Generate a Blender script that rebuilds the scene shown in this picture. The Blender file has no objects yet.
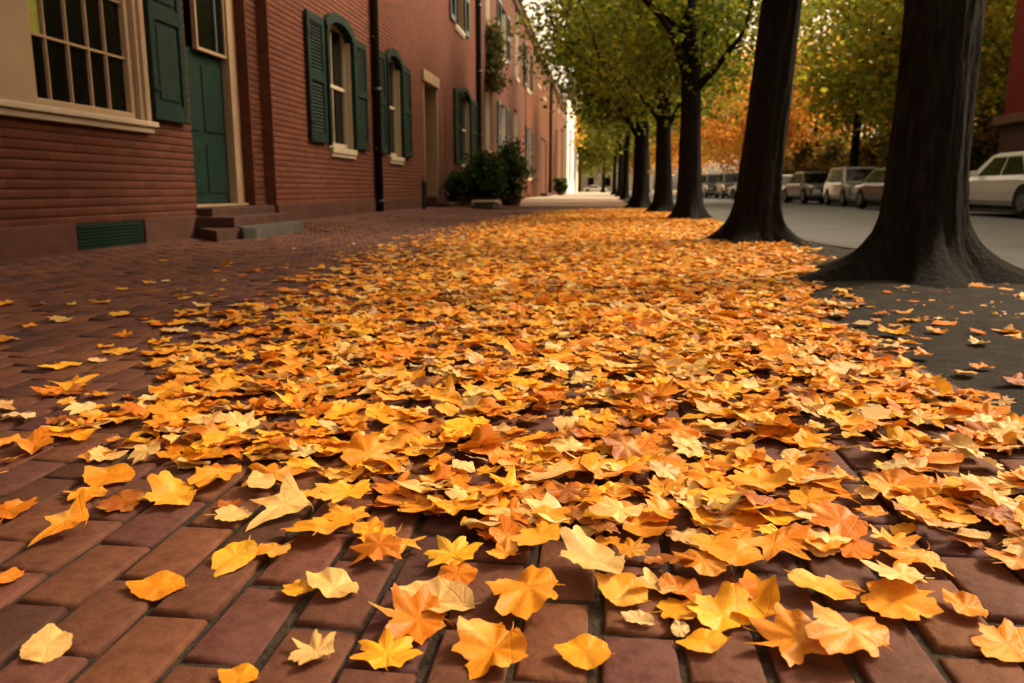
import bpy, bmesh, math, random
import numpy as np
from mathutils import Vector, Matrix
R = math.radians
PI = math.pi
random.seed(7)
rng = np.random.default_rng(11)
scene = bpy.context.scene
COL = scene.collection

# ------------------------------------------------------------------ camera (eye 0.55 m above the paving)
H = 0.55
F = 800.0
CX, CY = 512.0, 341.5
VPX, VPY = 600.0, 189.0
PITCH = math.atan((CY - VPY) / F)
YAW = math.atan((VPX - CX) / math.hypot(F, CY - VPY))
fwd = Vector((-math.sin(YAW) * math.cos(PITCH), math.cos(YAW) * math.cos(PITCH), -math.sin(PITCH)))
rgt = Vector((math.cos(YAW), math.sin(YAW), 0))
upv = rgt.cross(fwd)
EYE = Vector((0, 0, H))
cam = bpy.data.cameras.new('camera')
camo = bpy.data.objects.new('camera', cam)
COL.objects.link(camo)
M = Matrix((rgt, upv, -fwd)).transposed().to_4x4()
M.translation = EYE
camo.matrix_world = M
cam.sensor_width = 36
cam.lens = 36 * F / 1024
cam.clip_start = 0.02
cam.clip_end = 3000
cam.dof.use_dof = True
cam.dof.focus_distance = 1.5
cam.dof.aperture_fstop = 6.0
scene.camera = camo

def ray(px, py):
    return fwd * F + rgt * (px - CX) - upv * (py - CY)

def gp(px, py, z=0.0):                 # measured point on the ground
    d = ray(px, py); t = (z - H) / d.z
    return EYE + d * t

def wp(px, py, lat):                   # measured (y, z) on a facade plane x = -lat
    d = ray(px, py); t = -lat / d.x
    p = EYE + d * t
    return p.y, p.z

def yp(px, py, Y):                     # measured point at street distance Y
    d = ray(px, py); t = Y / d.y
    return EYE + d * t

def project(p):
    v = Vector(p) - EYE
    z = v.dot(fwd)
    return CX + F * v.dot(rgt) / z, CY - F * v.dot(upv) / z, z

# ------------------------------------------------------------------ materials
def srgb(r, g, b):
    f = lambda c: (c / 255 / 12.92) if c / 255 <= 0.04045 else ((c / 255 + 0.055) / 1.055) ** 2.4
    return (f(r), f(g), f(b), 1)

class Mat:
    def __init__(self, name, rough=0.7, spec=0.3):
        self.m = bpy.data.materials.new(name)
        self.m.use_nodes = True
        self.nt = self.m.node_tree
        self.b = self.nt.nodes['Principled BSDF']
        self.b.inputs['Roughness'].default_value = rough
        self.b.inputs['Specular IOR Level'].default_value = spec
    def n(self, t, **kw):
        nd = self.nt.nodes.new(t)
        for k, v in kw.items():
            if k in nd.inputs: nd.inputs[k].default_value = v
            else: setattr(nd, k, v)
        return nd
    def l(self, a, b): self.nt.links.new(a, b)
    def coords(self, scale=(1, 1, 1), which='Object'):
        tc = self.n('ShaderNodeTexCoord'); mp = self.n('ShaderNodeMapping')
        mp.inputs['Scale'].default_value = scale
        self.l(tc.outputs[which], mp.inputs['Vector'])
        return mp.outputs['Vector']
    def noise(self, vec, scale, detail=4, rough=0.55):
        nd = self.n('ShaderNodeTexNoise'); nd.inputs['Scale'].default_value = scale
        nd.inputs['Detail'].default_value = detail; nd.inputs['Roughness'].default_value = rough
        if vec is not None: self.l(vec, nd.inputs['Vector'])
        return nd.outputs['Fac']
    def ramp(self, fac, stops):
        r = self.n('ShaderNodeValToRGB')
        while len(r.color_ramp.elements) < len(stops): r.color_ramp.elements.new(0.5)
        for e, (p, c) in zip(r.color_ramp.elements, stops):
            e.position = p; e.color = c if len(c) == 4 else (*c, 1)
        self.l(fac, r.inputs['Fac'])
        return r.outputs['Color']
    def mix(self, a, b, fac, mode='MIX'):
        m = self.n('ShaderNodeMix'); m.data_type = 'RGBA'; m.blend_type = mode
        for sock, v in ((m.inputs[6], a), (m.inputs[7], b), (m.inputs[0], fac)):
            if hasattr(v, 'node'): self.l(v, sock)
            else: sock.default_value = v
        return m.outputs[2]
    def math(self, op, a, b=0.0):
        m = self.n('ShaderNodeMath'); m.operation = op
        for sock, v in ((m.inputs[0], a), (m.inputs[1], b)):
            if hasattr(v, 'node'): self.l(v, sock)
            else: sock.default_value = v
        return m.outputs[0]
    def bump(self, hgt, strength=0.5, dist=0.01):
        b = self.n('ShaderNodeBump'); b.inputs['Strength'].default_value = strength
        b.inputs['Distance'].default_value = dist
        self.l(hgt, b.inputs['Height']); self.l(b.outputs['Normal'], self.b.inputs['Normal'])
    def color(self, c):
        if hasattr(c, 'node'): self.l(c, self.b.inputs['Base Color'])
        else: self.b.inputs['Base Color'].default_value = c

def paint(name, col, rough=0.5, var=0.25, scale=6, bump=0.15, spec=0.3):
    m = Mat(name, rough, spec)
    v = m.coords()
    n1 = m.noise(v, scale, 6); n2 = m.noise(v, scale * 9, 3)
    dark = tuple(c * (1 - var) for c in col[:3]) + (1,)
    c = m.ramp(n1, [(0.35, dark), (0.65, col)])
    m.color(m.mix(c, tuple(min(1, x * 1.25 + 0.01) for x in col[:3]) + (1,), m.math('MULTIPLY', n2, 0.25)))
    m.bump(n2, bump, 0.004)
    return m.m

COURSE = 0.078
def brickwall(name, c1, c2, mortar):
    m = Mat(name, 0.85, 0.2)
    tc = m.n('ShaderNodeTexCoord'); sp = m.n('ShaderNodeSeparateXYZ'); cb = m.n('ShaderNodeCombineXYZ')
    m.l(tc.outputs['Object'], sp.inputs[0])
    m.l(m.math('ADD', sp.outputs['Y'], sp.outputs['X']), cb.inputs['X']); m.l(sp.outputs['Z'], cb.inputs['Y'])
    bt = m.n('ShaderNodeTexBrick'); m.l(cb.outputs[0], bt.inputs['Vector'])
    bt.inputs['Scale'].default_value = 1; bt.inputs['Brick Width'].default_value = 0.215
    bt.inputs['Row Height'].default_value = COURSE; bt.inputs['Mortar Size'].default_value = 0.006
    bt.inputs['Mortar Smooth'].default_value = 0.4; bt.inputs['Bias'].default_value = 0.0
    bt.inputs['Color1'].default_value = c1; bt.inputs['Color2'].default_value = c2; bt.inputs['Mortar'].default_value = mortar
    n1 = m.noise(tc.outputs['Object'], 0.7, 5); n2 = m.noise(tc.outputs['Object'], 14, 5, 0.7)
    c = m.mix(bt.outputs['Color'], (0.72, 0.66, 0.62, 1), m.math('MULTIPLY', n1, 0.9), 'MULTIPLY')
    c = m.mix(c, tuple(x * 0.45 for x in c1[:3]) + (1,), m.ramp(n2, [(0.5, (0, 0, 0)), (0.75, (0.7, 0.7, 0.7))]))
    m.color(c)
    hgt = m.math('ADD', m.math('MULTIPLY', bt.outputs['Fac'], -1.0), m.math('MULTIPLY', n2, 0.5))
    m.bump(hgt, 0.45, 0.006)
    return m.m

def attr_mat(name, rough=0.8, spec=0.2, tran=0.0, vein=False, use_object=False, nscale=40, bump=0.2):
    m = Mat(name, rough, spec)
    if use_object:
        oi = m.n('ShaderNodeObjectInfo'); base = oi.outputs['Color']
    else:
        a = m.n('ShaderNodeAttribute'); a.attribute_name = 'tint'; base = a.outputs['Color']
    tc = m.n('ShaderNodeTexCoord')
    geo = m.n('ShaderNodeNewGeometry')
    n1 = m.noise(geo.outputs['Position'], nscale, 5, 0.6)
    c = m.mix(base, (0.86, 0.74, 0.6, 1) if vein else (0.62, 0.5, 0.42, 1), m.ramp(n1, [(0.42, (0, 0, 0)), (0.72, (1, 1, 1))]), 'MULTIPLY')
    if vein:
        n0 = m.noise(geo.outputs['Position'], 17, 3, 0.5)
        c = m.mix(c, (0.78, 0.52, 0.14, 1), m.ramp(n0, [(0.50, (0, 0, 0)), (0.68, (0.5, 0.5, 0.5))]))
        c = m.mix(c, (0.46, 0.16, 0.010, 1), m.ramp(n0, [(0.30, (0.55, 0.55, 0.55)), (0.46, (0, 0, 0))]))
    if vein:
        sp = m.n('ShaderNodeSeparateXYZ'); m.l(tc.outputs['UV'], sp.inputs[0])
        x = m.math('SUBTRACT', sp.outputs['X'], 0.5); y = m.math('SUBTRACT', sp.outputs['Y'], 0.2)
        ang = m.math('ARCTAN2', x, y)
        rr = m.math('SQRT', m.math('ADD', m.math('MULTIPLY', x, x), m.math('MULTIPLY', y, y)))
        k = m.math('DIVIDE', ang, 0.72)
        fr = m.math('ABSOLUTE', m.math('SUBTRACT', k, m.math('ROUND', k)))
        dist = m.math('MULTIPLY', m.math('MULTIPLY', fr, 0.72), rr)
        line = m.ramp(dist, [(0.0, (1, 1, 1)), (0.014, (0, 0, 0))])
        # side veins
        k2 = m.math('MULTIPLY', m.math('ADD', rr, m.math('MULTIPLY', dist, -0.9)), 11.0)
        fr2 = m.math('ABSOLUTE', m.math('SUBTRACT', k2, m.math('ROUND', k2)))
        line2 = m.ramp(fr2, [(0.0, (0.45, 0.45, 0.45)), (0.12, (0, 0, 0))])
        ln = m.math('MAXIMUM', line, line2)
        c = m.mix(c, m.mix(base, (0.5, 0.4, 0.28, 1), 0.6, 'MULTIPLY'), m.math('MULTIPLY', ln, 0.28))
        n3 = m.noise(geo.outputs['Position'], 240, 3, 0.7)
        spots = m.ramp(n3, [(0.66, (0, 0, 0)), (0.72, (1, 1, 1))])
        c = m.mix(c, (0.09, 0.035, 0.012, 1), m.math('MULTIPLY', spots, 0.5))
        hgt = m.math('ADD', m.math('MULTIPLY', ln, -0.6), m.math('MULTIPLY', n1, 1.2))
        m.bump(hgt, 0.3, 0.004)
    else:
        m.bump(n1, bump, 0.01)
    m.color(c)
    if tran:
        out = m.nt.nodes['Material Output']
        t = m.n('ShaderNodeBsdfTranslucent'); mx = m.n('ShaderNodeMixShader'); mx.inputs[0].default_value = tran
        m.l(c, t.inputs['Color']); m.l(m.b.outputs[0], mx.inputs[1]); m.l(t.outputs[0], mx.inputs[2])
        m.l(mx.outputs[0], out.inputs['Surface'])
    return m.m

MB_WALL_A = brickwall('old_red_brick', (0.125, 0.038, 0.018, 1), (0.082, 0.024, 0.012, 1), (0.085, 0.033, 0.019, 1))
MB_WALL_B = brickwall('warm_red_brick', (0.165, 0.052, 0.026, 1), (0.118, 0.036, 0.019, 1), (0.105, 0.038, 0.022, 1))
MB_WALL_C = brickwall('pale_red_brick', (0.13, 0.042, 0.021, 1), (0.095, 0.031, 0.016, 1), (0.07, 0.026, 0.015, 1))
MB_WALL_D = brickwall('orange_brick', (0.155, 0.048, 0.009, 1), (0.12, 0.036, 0.008, 1), (0.08, 0.028, 0.010, 1))
MB_WALL_E = brickwall('brown_brick', (0.17, 0.06, 0.022, 1), (0.14, 0.05, 0.02, 1), (0.15, 0.08, 0.05, 1))
MB_WALL_R = brickwall('deep_red_brick', (0.25, 0.03, 0.02, 1), (0.18, 0.024, 0.018, 1), (0.09, 0.03, 0.025, 1))
M_WHITE = paint('white_render', (0.72, 0.68, 0.60, 1), 0.8, 0.12, 1.5)
M_CREAM = paint('cream_paint', (0.34, 0.235, 0.145, 1), 0.5, 0.18, 3)
M_PALE = paint('pale_white_paint', (0.84, 0.78, 0.66, 1), 0.5, 0.08, 4)
M_SILL = paint('white_paint', (0.48, 0.40, 0.29, 1), 0.5, 0.18, 4)
M_GREEN = paint('dark_green_paint', (0.009, 0.026, 0.019, 1), 0.6, 0.35, 5, spec=0.1)
M_GREEND = paint('door_green_paint', (0.007, 0.026, 0.018, 1), 0.6, 0.35, 3, spec=0.1)
M_SLATEBL = paint('blue_grey_paint', (0.07, 0.10, 0.10, 1), 0.5, 0.3, 4)
M_BLACK = paint('black_iron', (0.009, 0.009, 0.009, 1), 0.45, 0.4, 10)
M_BROWNST = paint('brownstone', (0.065, 0.025, 0.015, 1), 0.85, 0.4, 5, 0.5)
M_STONE = paint('blue_stone', (0.075, 0.066, 0.053, 1), 0.8, 0.35, 5, 0.5)
M_PLINTH = paint('plinth_stone', (0.085, 0.031, 0.017, 1), 0.9, 0.45, 2.2, 0.5)
M_ROOF = paint('slate_roof', (0.07, 0.065, 0.065, 1), 0.7, 0.4, 5)
M_CORN = paint('brown_cornice', (0.16, 0.075, 0.045, 1), 0.6, 0.3, 5)
M_BLIND = paint('yellow_blind', (0.30, 0.32, 0.05, 1), 0.8, 0.2, 5)
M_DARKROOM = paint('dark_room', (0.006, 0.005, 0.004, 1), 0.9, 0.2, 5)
M_TERRA = paint('terracotta', (0.10, 0.045, 0.03, 1), 0.8, 0.35, 8)
def glass():
    m = Mat('window_glass', 0.08, 0.15)
    m.color((0.004, 0.004, 0.0035, 1))
    v = m.coords(); m.bump(m.noise(v, 2.5, 2), 0.08, 0.02)
    return m.m
M_GLASS = glass()

def bark():
    m = Mat('bark', 0.9, 0.15)
    v = m.coords((1, 1, 0.16)); n1 = m.noise(v, 26, 6, 0.65); n2 = m.noise(m.coords(), 3, 4)
    c = m.ramp(n1, [(0.3, (0.003, 0.0024, 0.0018)), (0.52, (0.010, 0.0078, 0.0056)), (0.75, (0.030, 0.024, 0.017))])
    c = m.mix(c, (0.012, 0.014, 0.007, 1), m.ramp(n2, [(0.5, (0, 0, 0)), (0.7, (0.7, 0.7, 0.7))]))
    m.color(c); n3 = m.noise(m.coords((1, 1, 0.3)), 60, 4, 0.7)
    m.bump(m.math('ADD', n1, m.math('MULTIPLY', n3, 0.5)), 1.0, 0.06)
    return m.m
M_BARK = bark()
M_CROWN = attr_mat('crown_leaves', 0.6, 0.25, 0.6, nscale=3)
M_LITTER = attr_mat('fallen_leaves', 0.55, 0.3, 0.22, vein=True, nscale=45)
M_LEAF = attr_mat('fallen_leaf', 0.5, 0.35, 0.22, vein=True, use_object=True, nscale=60)
M_PAVER = attr_mat('paver_brick', 0.78, 0.3, nscale=38, bump=0.45)

def groundmat(name, stops, scale, bump, rough=0.9, fine=120):
    m = Mat(name, rough, 0.2)
    v = m.coords()
    n1 = m.noise(v, scale, 7, 0.65); n2 = m.noise(v, fine, 4, 0.7)
    c = m.ramp(n1, stops)
    c = m.mix(c, (0.45, 0.42, 0.4, 1), m.ramp(n2, [(0.45, (0, 0, 0)), (0.7, (1, 1, 1))]), 'MULTIPLY')
    m.color(c); m.bump(m.math('ADD', n2, m.math('MULTIPLY', n1, 1.5)), bump, 0.012)
    return m.m
M_SOIL = groundmat('dark_earth', [(0.3, (0.006, 0.005, 0.0038)), (0.5, (0.015, 0.012, 0.0085)), (0.70, (0.042, 0.027, 0.014))], 7, 1.0, fine=70)
M_ROAD = groundmat('asphalt', [(0.3, (0.085, 0.092, 0.094)), (0.6, (0.118, 0.124, 0.122)), (0.8, (0.15, 0.152, 0.145))], 0.9, 0.3)
M_JOINT = groundmat('paving_joint', [(0.3, (0.024, 0.017, 0.012)), (0.7, (0.062, 0.042, 0.029))], 8, 0.8)
M_WALK = groundmat('far_paving', [(0.3, (0.21, 0.14, 0.095)), (0.7, (0.30, 0.21, 0.145))], 1.2, 0.4)
M_CONC = groundmat('sunlit_concrete', [(0.3, (0.42, 0.37, 0.30)), (0.7, (0.52, 0.47, 0.38))], 0.6, 0.2)  # pale tone has the sunlight on the far pavement painted in
M_KERB = groundmat('kerb_granite', [(0.3, (0.07, 0.06, 0.05)), (0.7, (0.12, 0.105, 0.09))], 4, 0.4)
M_LAND = groundmat('far_ground', [(0.3, (0.10, 0.07, 0.03)), (0.7, (0.16, 0.11, 0.045))], 0.5, 0.3)

# ------------------------------------------------------------------ object helpers
def link(name, me, parent=None, mat=None, smooth=False):
    o = bpy.data.objects.new(name, me)
    COL.objects.link(o)
    if mat is not None and not me.materials: me.materials.append(mat)
    if parent is not None: o.parent = parent
    if smooth:
        me.polygons.foreach_set('use_smooth', [True] * len(me.polygons))
    return o

class MB:
    """collects faces for one mesh"""
    def __init__(s): s.v = []; s.f = []
    def quad(s, *p):
        i = len(s.v); s.v += [tuple(q) for q in p]; s.f.append(tuple(range(i, i + len(p))))
    def box(s, x0, x1, y0, y1, z0, z1, b=0.0):
        i = len(s.v)
        if b <= 0:
            s.v += [(x, y, z) for z in (z0, z1) for y in (y0, y1) for x in (x0, x1)]
            for f in ((0, 2, 3, 1), (4, 5, 7, 6), (0, 1, 5, 4), (2, 6, 7, 3), (0, 4, 6, 2), (1, 3, 7, 5)):
                s.f.append(tuple(i + k for k in f))
            return
        bm = bmesh.new()
        bmesh.ops.create_cube(bm, size=1)
        for v in bm.verts:
            v.co = Vector(((x0 + x1) / 2 + v.co.x * (x1 - x0), (y0 + y1) / 2 + v.co.y * (y1 - y0), (z0 + z1) / 2 + v.co.z * (z1 - z0)))
        bmesh.ops.bevel(bm, geom=list(bm.edges), offset=b, segments=2, affect='EDGES', profile=0.6)
        s.bm(bm)
    def bm(s, bm):
        i = len(s.v); bm.verts.ensure_lookup_table(); bm.verts.index_update()
        s.v += [tuple(v.co) for v in bm.verts]
        s.f += [tuple(i + v.index for v in f.verts) for f in bm.faces]
        bm.free()
    def tube(s, pts, rad, n=8, cap=True):
        i0 = len(s.v); pts = [Vector(p) for p in pts]; m = len(pts)
        for k, p in enumerate(pts):
            t = (pts[min(k + 1, m - 1)] - pts[max(k - 1, 0)]).normalized()
            a = Vector((1, 0, 0)) if abs(t.x) < 0.8 else Vector((0, 1, 0))
            u = t.cross(a).normalized(); w = t.cross(u)
            r = rad[k] if hasattr(rad, '__len__') else rad
            for j in range(n):
                an = 2 * PI * j / n
                s.v.append(tuple(p + u * (r * math.cos(an)) + w * (r * math.sin(an))))
        for k in range(m - 1):
            for j in range(n):
                a = i0 + k * n + j; b = i0 + k * n + (j + 1) % n
                s.f.append((a, b, b + n, a + n))
        if cap:
            s.f.append(tuple(i0 + j for j in range(n))[::-1]); s.f.append(tuple(i0 + (m - 1) * n + j for j in range(n)))
    def prism(s, poly, a, b, axis='x'):
        """poly of 2D points swept along an axis from a to b"""
        def P(q, t):
            return {'x': (t, q[0], q[1]), 'y': (q[0], t, q[1]), 'z': (q[0], q[1], t)}[axis]
        i = len(s.v); n = len(poly)
        s.v += [P(q, a) for q in poly] + [P(q, b) for q in poly]
        s.f.append(tuple(range(i, i + n))); s.f.append(tuple(range(i + n, i + 2 * n))[::-1])
        for k in range(n):
            j = (k + 1) % n
            s.f.append((i + k, i + n + k, i + n + j, i + j))
    def mesh(s, name):
        me = bpy.data.meshes.new(name); me.from_pydata(s.v, [], s.f); me.update()
        bm = bmesh.new(); bm.from_mesh(me); bmesh.ops.recalc_face_normals(bm, faces=bm.faces); bm.to_mesh(me); bm.free()
        return me
    def build(s, name, mat, parent=None, smooth=False, keep=False):
        if keep:
            me = bpy.data.meshes.new(name); me.from_pydata(s.v, [], s.f); me.update()
        else: me = s.mesh(name)
        return link(name, me, parent, mat, smooth)

def thing(name, label, cat, loc=(0, 0, 0), group=None, rz=0):
    o = bpy.data.objects.new(name, None); COL.objects.link(o)
    o.empty_display_size = 0.1
    o.location = loc; o.rotation_euler = (0, 0, rz)
    o['label'] = label; o['category'] = cat
    if group: o['group'] = group
    return o
def tag(o, label, cat, group=None):
    o['label'] = label; o['category'] = cat
    if group: o['group'] = group
    return o
def struct(o): o['kind'] = 'structure'; return o

def copy_thing(root, name=None):
    c = root.copy(); COL.objects.link(c)
    for ch in root.children:
        d = ch.copy(); COL.objects.link(d); d.parent = c
        for g in ch.children:
            e = g.copy(); COL.objects.link(e); e.parent = d
    return c

def np_mesh(name, verts, faces_flat, loop_total, tint=None, uv=None):
    me = bpy.data.meshes.new(name)
    nv = len(verts); nf = len(loop_total)
    me.vertices.add(nv); me.vertices.foreach_set('co', verts.astype(np.float32).ravel())
    me.loops.add(len(faces_flat)); me.loops.foreach_set('vertex_index', faces_flat.astype(np.int32))
    me.polygons.add(nf)
    starts = np.concatenate([[0], np.cumsum(loop_total)[:-1]]).astype(np.int32)
    me.polygons.foreach_set('loop_start', starts); me.polygons.foreach_set('loop_total', loop_total.astype(np.int32))
    if tint is not None:
        at = me.attributes.new('tint', 'FLOAT_COLOR', 'POINT'); at.data.foreach_set('color', tint.astype(np.float32).ravel())
    if uv is not None:
        ul = me.uv_layers.new(name='UVMap'); ul.data.foreach_set('uv', uv[faces_flat].astype(np.float32).ravel())
    me.update(calc_edges=True); me.validate()
    return me

# ------------------------------------------------------------------ the ground
LATA, LATB = 4.60, 4.46
def smooth(a, b, x):
    t = np.clip((x - a) / (b - a), 0, 1); return t * t * (3 - 2 * t)
def gz(x, y):
    """old brick paving: it climbs a little towards the second house and is nowhere quite flat"""
    x = np.asarray(x, float); y = np.asarray(y, float)
    rise = 0.10 * smooth(2.2, 4.3, -x) * smooth(9.2, 11.5, y)
    return rise + 0.008 * np.sin(x * 1.3 + 0.5) * np.sin(y * 0.9)

def paving():
    # every brick is a bevelled slab, laid in running bond along the street
    W, L, g = 0.100, 0.190, 0.0125
    x0, x1, y0, y1 = -5.0, 1.02, 0.35, 26.0
    rows = int((x1 - x0) / W)
    cols = int((y1 - y0) / L)
    X = x0 + W * (np.arange(rows) + 0.5)
    cx, cy = [], []
    for i, x in enumerate(X):
        yy = y0 + L * (np.arange(cols) + 0.5 + (0.5 if i % 2 else 0.0)) + rng.normal(0, 0.006)
        cx.append(np.full(cols, x)); cy.append(yy)
    cx = np.concatenate(cx); cy = np.concatenate(cy); n = len(cx)
    cx = cx + rng.normal(0, 0.0015, n) + 0.012 * np.sin(cy * 0.8)
    hx = (W - g) / 2 * (1 + rng.normal(0, 0.012, n)); hy = (L - g) / 2 * (1 + rng.normal(0, 0.008, n))
    rot = rng.normal(0, 0.008, n)
    top = gz(cx, cy) + rng.normal(0, 0.0018, n)
    tx = rng.normal(0, 0.018, n); ty = rng.normal(0, 0.010, n)
    b = 0.006
    prof = [(-0.0, -0.03), (0.0, -b), (-b * 0.35, -b * 0.3), (-b, 0.0)]     # (inset, z)
    V = []
    for ins, z in prof:
        for sx, sy in ((-1, -1), (1, -1), (1, 1), (-1, 1)):
            lx = sx * (hx + ins); ly = sy * (hy + ins)
            wx = cx + lx * np.cos(rot) - ly * np.sin(rot); wy = cy + lx * np.sin(rot) + ly * np.cos(rot)
            V.append(np.stack([wx, wy, top + z + lx * tx + ly * ty], 1))
    V = np.stack(V, 1)           # n,16,3
    f = []
    for r in range(3):
        for k in range(4):
            j = (k + 1) % 4; f.append((r * 4 + k, r * 4 + j, r * 4 + 4 + j, r * 4 + 4 + k))
    f.append((12, 13, 14, 15))
    f = np.array(f)
    faces = (f[None] + (np.arange(n) * 16)[:, None, None]).reshape(-1)
    base = np.array([0.105, 0.038, 0.0185]); 
    k = rng.normal(1.0, 0.16, (n, 1)); hue = rng.normal(0, 0.012, (n, 1))
    col = np.clip(base * k + np.concatenate([hue, hue * 0.4, -hue * 0.3], 1), 0.02, 1)
    dark = rng.random(n) < 0.12
    col[dark] *= 0.62
    tint = np.repeat(np.concatenate([col, np.ones((n, 1))], 1)[:, None], 16, 1).reshape(-1, 4)
    me = np_mesh('sidewalk', V.reshape(-1, 3), faces, np.full(n * 13, 4), tint)
    o = struct(link('sidewalk', me, None, M_PAVER))
    # bedding the bricks lie in
    gx = np.linspace(-5.6, 1.03, 60); gy = np.linspace(-3, 26.05, 220)
    A, B = np.meshgrid(gx, gy); Z = gz(A, B) - 0.0085
    v = np.stack([A, B, Z], 2).reshape(-1, 3); ny, nx = A.shape
    ii = np.arange(ny - 1)[:, None] * nx + np.arange(nx - 1)[None]
    q = np.stack([ii, ii + 1, ii + nx + 1, ii + nx], 2).reshape(-1)
    struct(link('paving_bed', np_mesh('paving_bed', v, q, np.full(len(q) // 4, 4)), None, M_JOINT))
    m = MB(); m.quad((-9, 26.05, 0.012), (1.03, 26.05, 0.012), (1.03, 46, 0.012), (-9, 46, 0.012))
    struct(m.build('far_sidewalk', M_WALK))
    m = MB(); m.quad((-9, 46, 0.014), (1.5, 46, 0.014), (1.5, 150, 0.014), (-9, 150, 0.014))
    struct(m.build('pale_sidewalk', M_CONC))
paving()

EDGE = [(3.3, -6), (3.2, 3), (2.95, 5.9), (2.4, 8.3), (2.15, 13), (2.1, 30), (2.1, 160)]     # kerb line
def strip_between(name, left, right, z, mat):
    m = MB()
    for k in range(len(left) - 1):
        m.quad((*left[k], z), (*right[k], z), (*right[k + 1], z), (*left[k + 1], z))
    return struct(m.build(name, mat))
def earth():
    ys = np.concatenate([np.linspace(-6, 14, 160), np.linspace(14.3, 160, 120)])
    ex = np.interp(ys, [e[1] for e in EDGE], [e[0] for e in EDGE]) - 0.14
    t = np.linspace(0, 1, 24)
    A = 1.03 + (ex[:, None] - 1.03) * t[None]; B = np.repeat(ys[:, None], 24, 1)
    Z = -0.006 + 0.012 * np.sin(A * 5.1 + B * 1.7) * np.sin(B * 2.3) * 0.5 + rng.normal(0, 0.0035, A.shape) + 0.02 * np.sin(t * PI)[None]
    v = np.stack([A, B, Z], 2).reshape(-1, 3); ny, nx = A.shape
    ii = np.arange(ny - 1)[:, None] * nx + np.arange(nx - 1)[None]
    q = np.stack([ii, ii + 1, ii + nx + 1, ii + nx], 2).reshape(-1)
    o = struct(link('tree_strip', np_mesh('tree_strip', v, q, np.full(len(q) // 4, 4)), None, M_SOIL, True))
earth()
m = MB()
for k in range(len(EDGE) - 1):
    (xa, ya), (xb, yb) = EDGE[k], EDGE[k + 1]
    m.quad((xa - 0.14, ya, 0.004), (xa, ya, 0.004), (xb, yb, 0.004), (xb - 0.14, yb, 0.004))
    m.quad((xa, ya, 0.004), (xa, ya, -0.10), (xb, yb, -0.10), (xb, yb, 0.004))
    m.quad((xa - 0.14, ya, 0.004), (xb - 0.14, yb, 0.004), (xb - 0.14, yb, -0.12), (xa - 0.14, ya, -0.12))
struct(m.build('kerb', M_KERB))
strip_between('road', [(x, y) for x, y in EDGE], [(10.6, y) for x, y in EDGE], -0.07, M_ROAD)
m = MB(); m.box(10.6, 10.75, -6, 160, -0.12, 0.03)
struct(m.build('far_kerb', M_KERB))
m = MB(); m.quad((10.75, -6, 0.02), (13.4, -6, 0.02), (13.4, 160, 0.02), (10.75, 160, 0.02))
struct(m.build('opposite_sidewalk', M_WALK))
m = MB(); m.quad((-60, 150, 0.02), (60, 150, 0.02), (60, 166, 0.02), (-60, 166, 0.02))
struct(m.build('cross_street', M_CONC))
m = MB(); m.quad((-900, -900, -0.13), (900, -900, -0.13), (900, 900, -0.13), (-900, 900, -0.13))
struct(m.build('ground', M_LAND))

# ------------------------------------------------------------------ houses
def ribbed(name, X, y0, y1, z0, z1, openings, mat, parent, deep=0.30, rib=0.010, depth=7.0, top=None):
    """front wall with rounded brick courses, openings with reveals, and the body of the house behind"""
    m = MB()
    ys = sorted({y0, y1, *[v for o in openings for v in o[:2]]})
    prof = [(0.0, 0.0), (0.09, 0.1), (0.2, 0.85), (0.5, 1.0), (0.8, 0.9), (0.93, 0.2)]
    zs_all = []
    k = math.floor(z0 / COURSE)
    while k * COURSE < z1:
        for f, d in prof: zs_all.append((k * COURSE + f * COURSE, d))
        k += 1
    zz = [z for z, _ in zs_all]; dd = [d for _, d in zs_all]
    for a, b in zip(ys[:-1], ys[1:]):
        if b - a < 1e-4: continue
        mid = (a + b) / 2
        cuts = sorted([(o[2], o[3]) for o in openings if o[0] < mid < o[1]])
        spans, z = [], z0
        for c0, c1 in cuts:
            if c0 > z: spans.append((z, c0))
            z = max(z, c1)
        if z < z1: spans.append((z, z1))
        for s0, s1 in spans:
            pts = [s0] + [q for q in zz if s0 + 1e-4 < q < s1 - 1e-4] + [s1]
            off = np.interp(pts, zz, dd) * rib
            i = len(m.v)
            for q, d in zip(pts, off):
                m.v.append((X + d, a, q)); m.v.append((X + d, b, q))
            for q in range(len(pts) - 1):
                m.f.append((i + 2 * q, i + 2 * q + 1, i + 2 * q + 3, i + 2 * q + 2))
    for a, b, c, d in openings:
        xb = X - deep
        m.quad((X, a, c), (xb, a, c), (xb, a, d), (X, a, d)); m.quad((X, b, c), (X, b, d), (xb, b, d), (xb, b, c))
        m.quad((X, a, c), (X, b, c), (xb, b, c), (xb, a, c)); m.quad((X, a, d), (xb, a, d), (xb, b, d), (X, b, d))
    xb = X - depth
    m.quad((X, y0, z0), (X, y0, z1), (xb, y0, z1), (xb, y0, z0)); m.quad((X, y1, z0), (xb, y1, z0), (xb, y1, z1), (X, y1, z1))
    m.quad((xb, y0, z0), (xb, y0, z1), (xb, y1, z1), (xb, y1, z0))
    m.quad((X, y0, z1), (X, y1, z1), (xb, y1, z1), (xb, y0, z1))
    o = m.build(name, mat, parent, keep=True)
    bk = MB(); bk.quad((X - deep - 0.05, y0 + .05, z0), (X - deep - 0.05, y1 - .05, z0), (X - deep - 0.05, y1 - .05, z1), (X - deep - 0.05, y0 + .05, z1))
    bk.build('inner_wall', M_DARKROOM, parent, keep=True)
    return o

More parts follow.
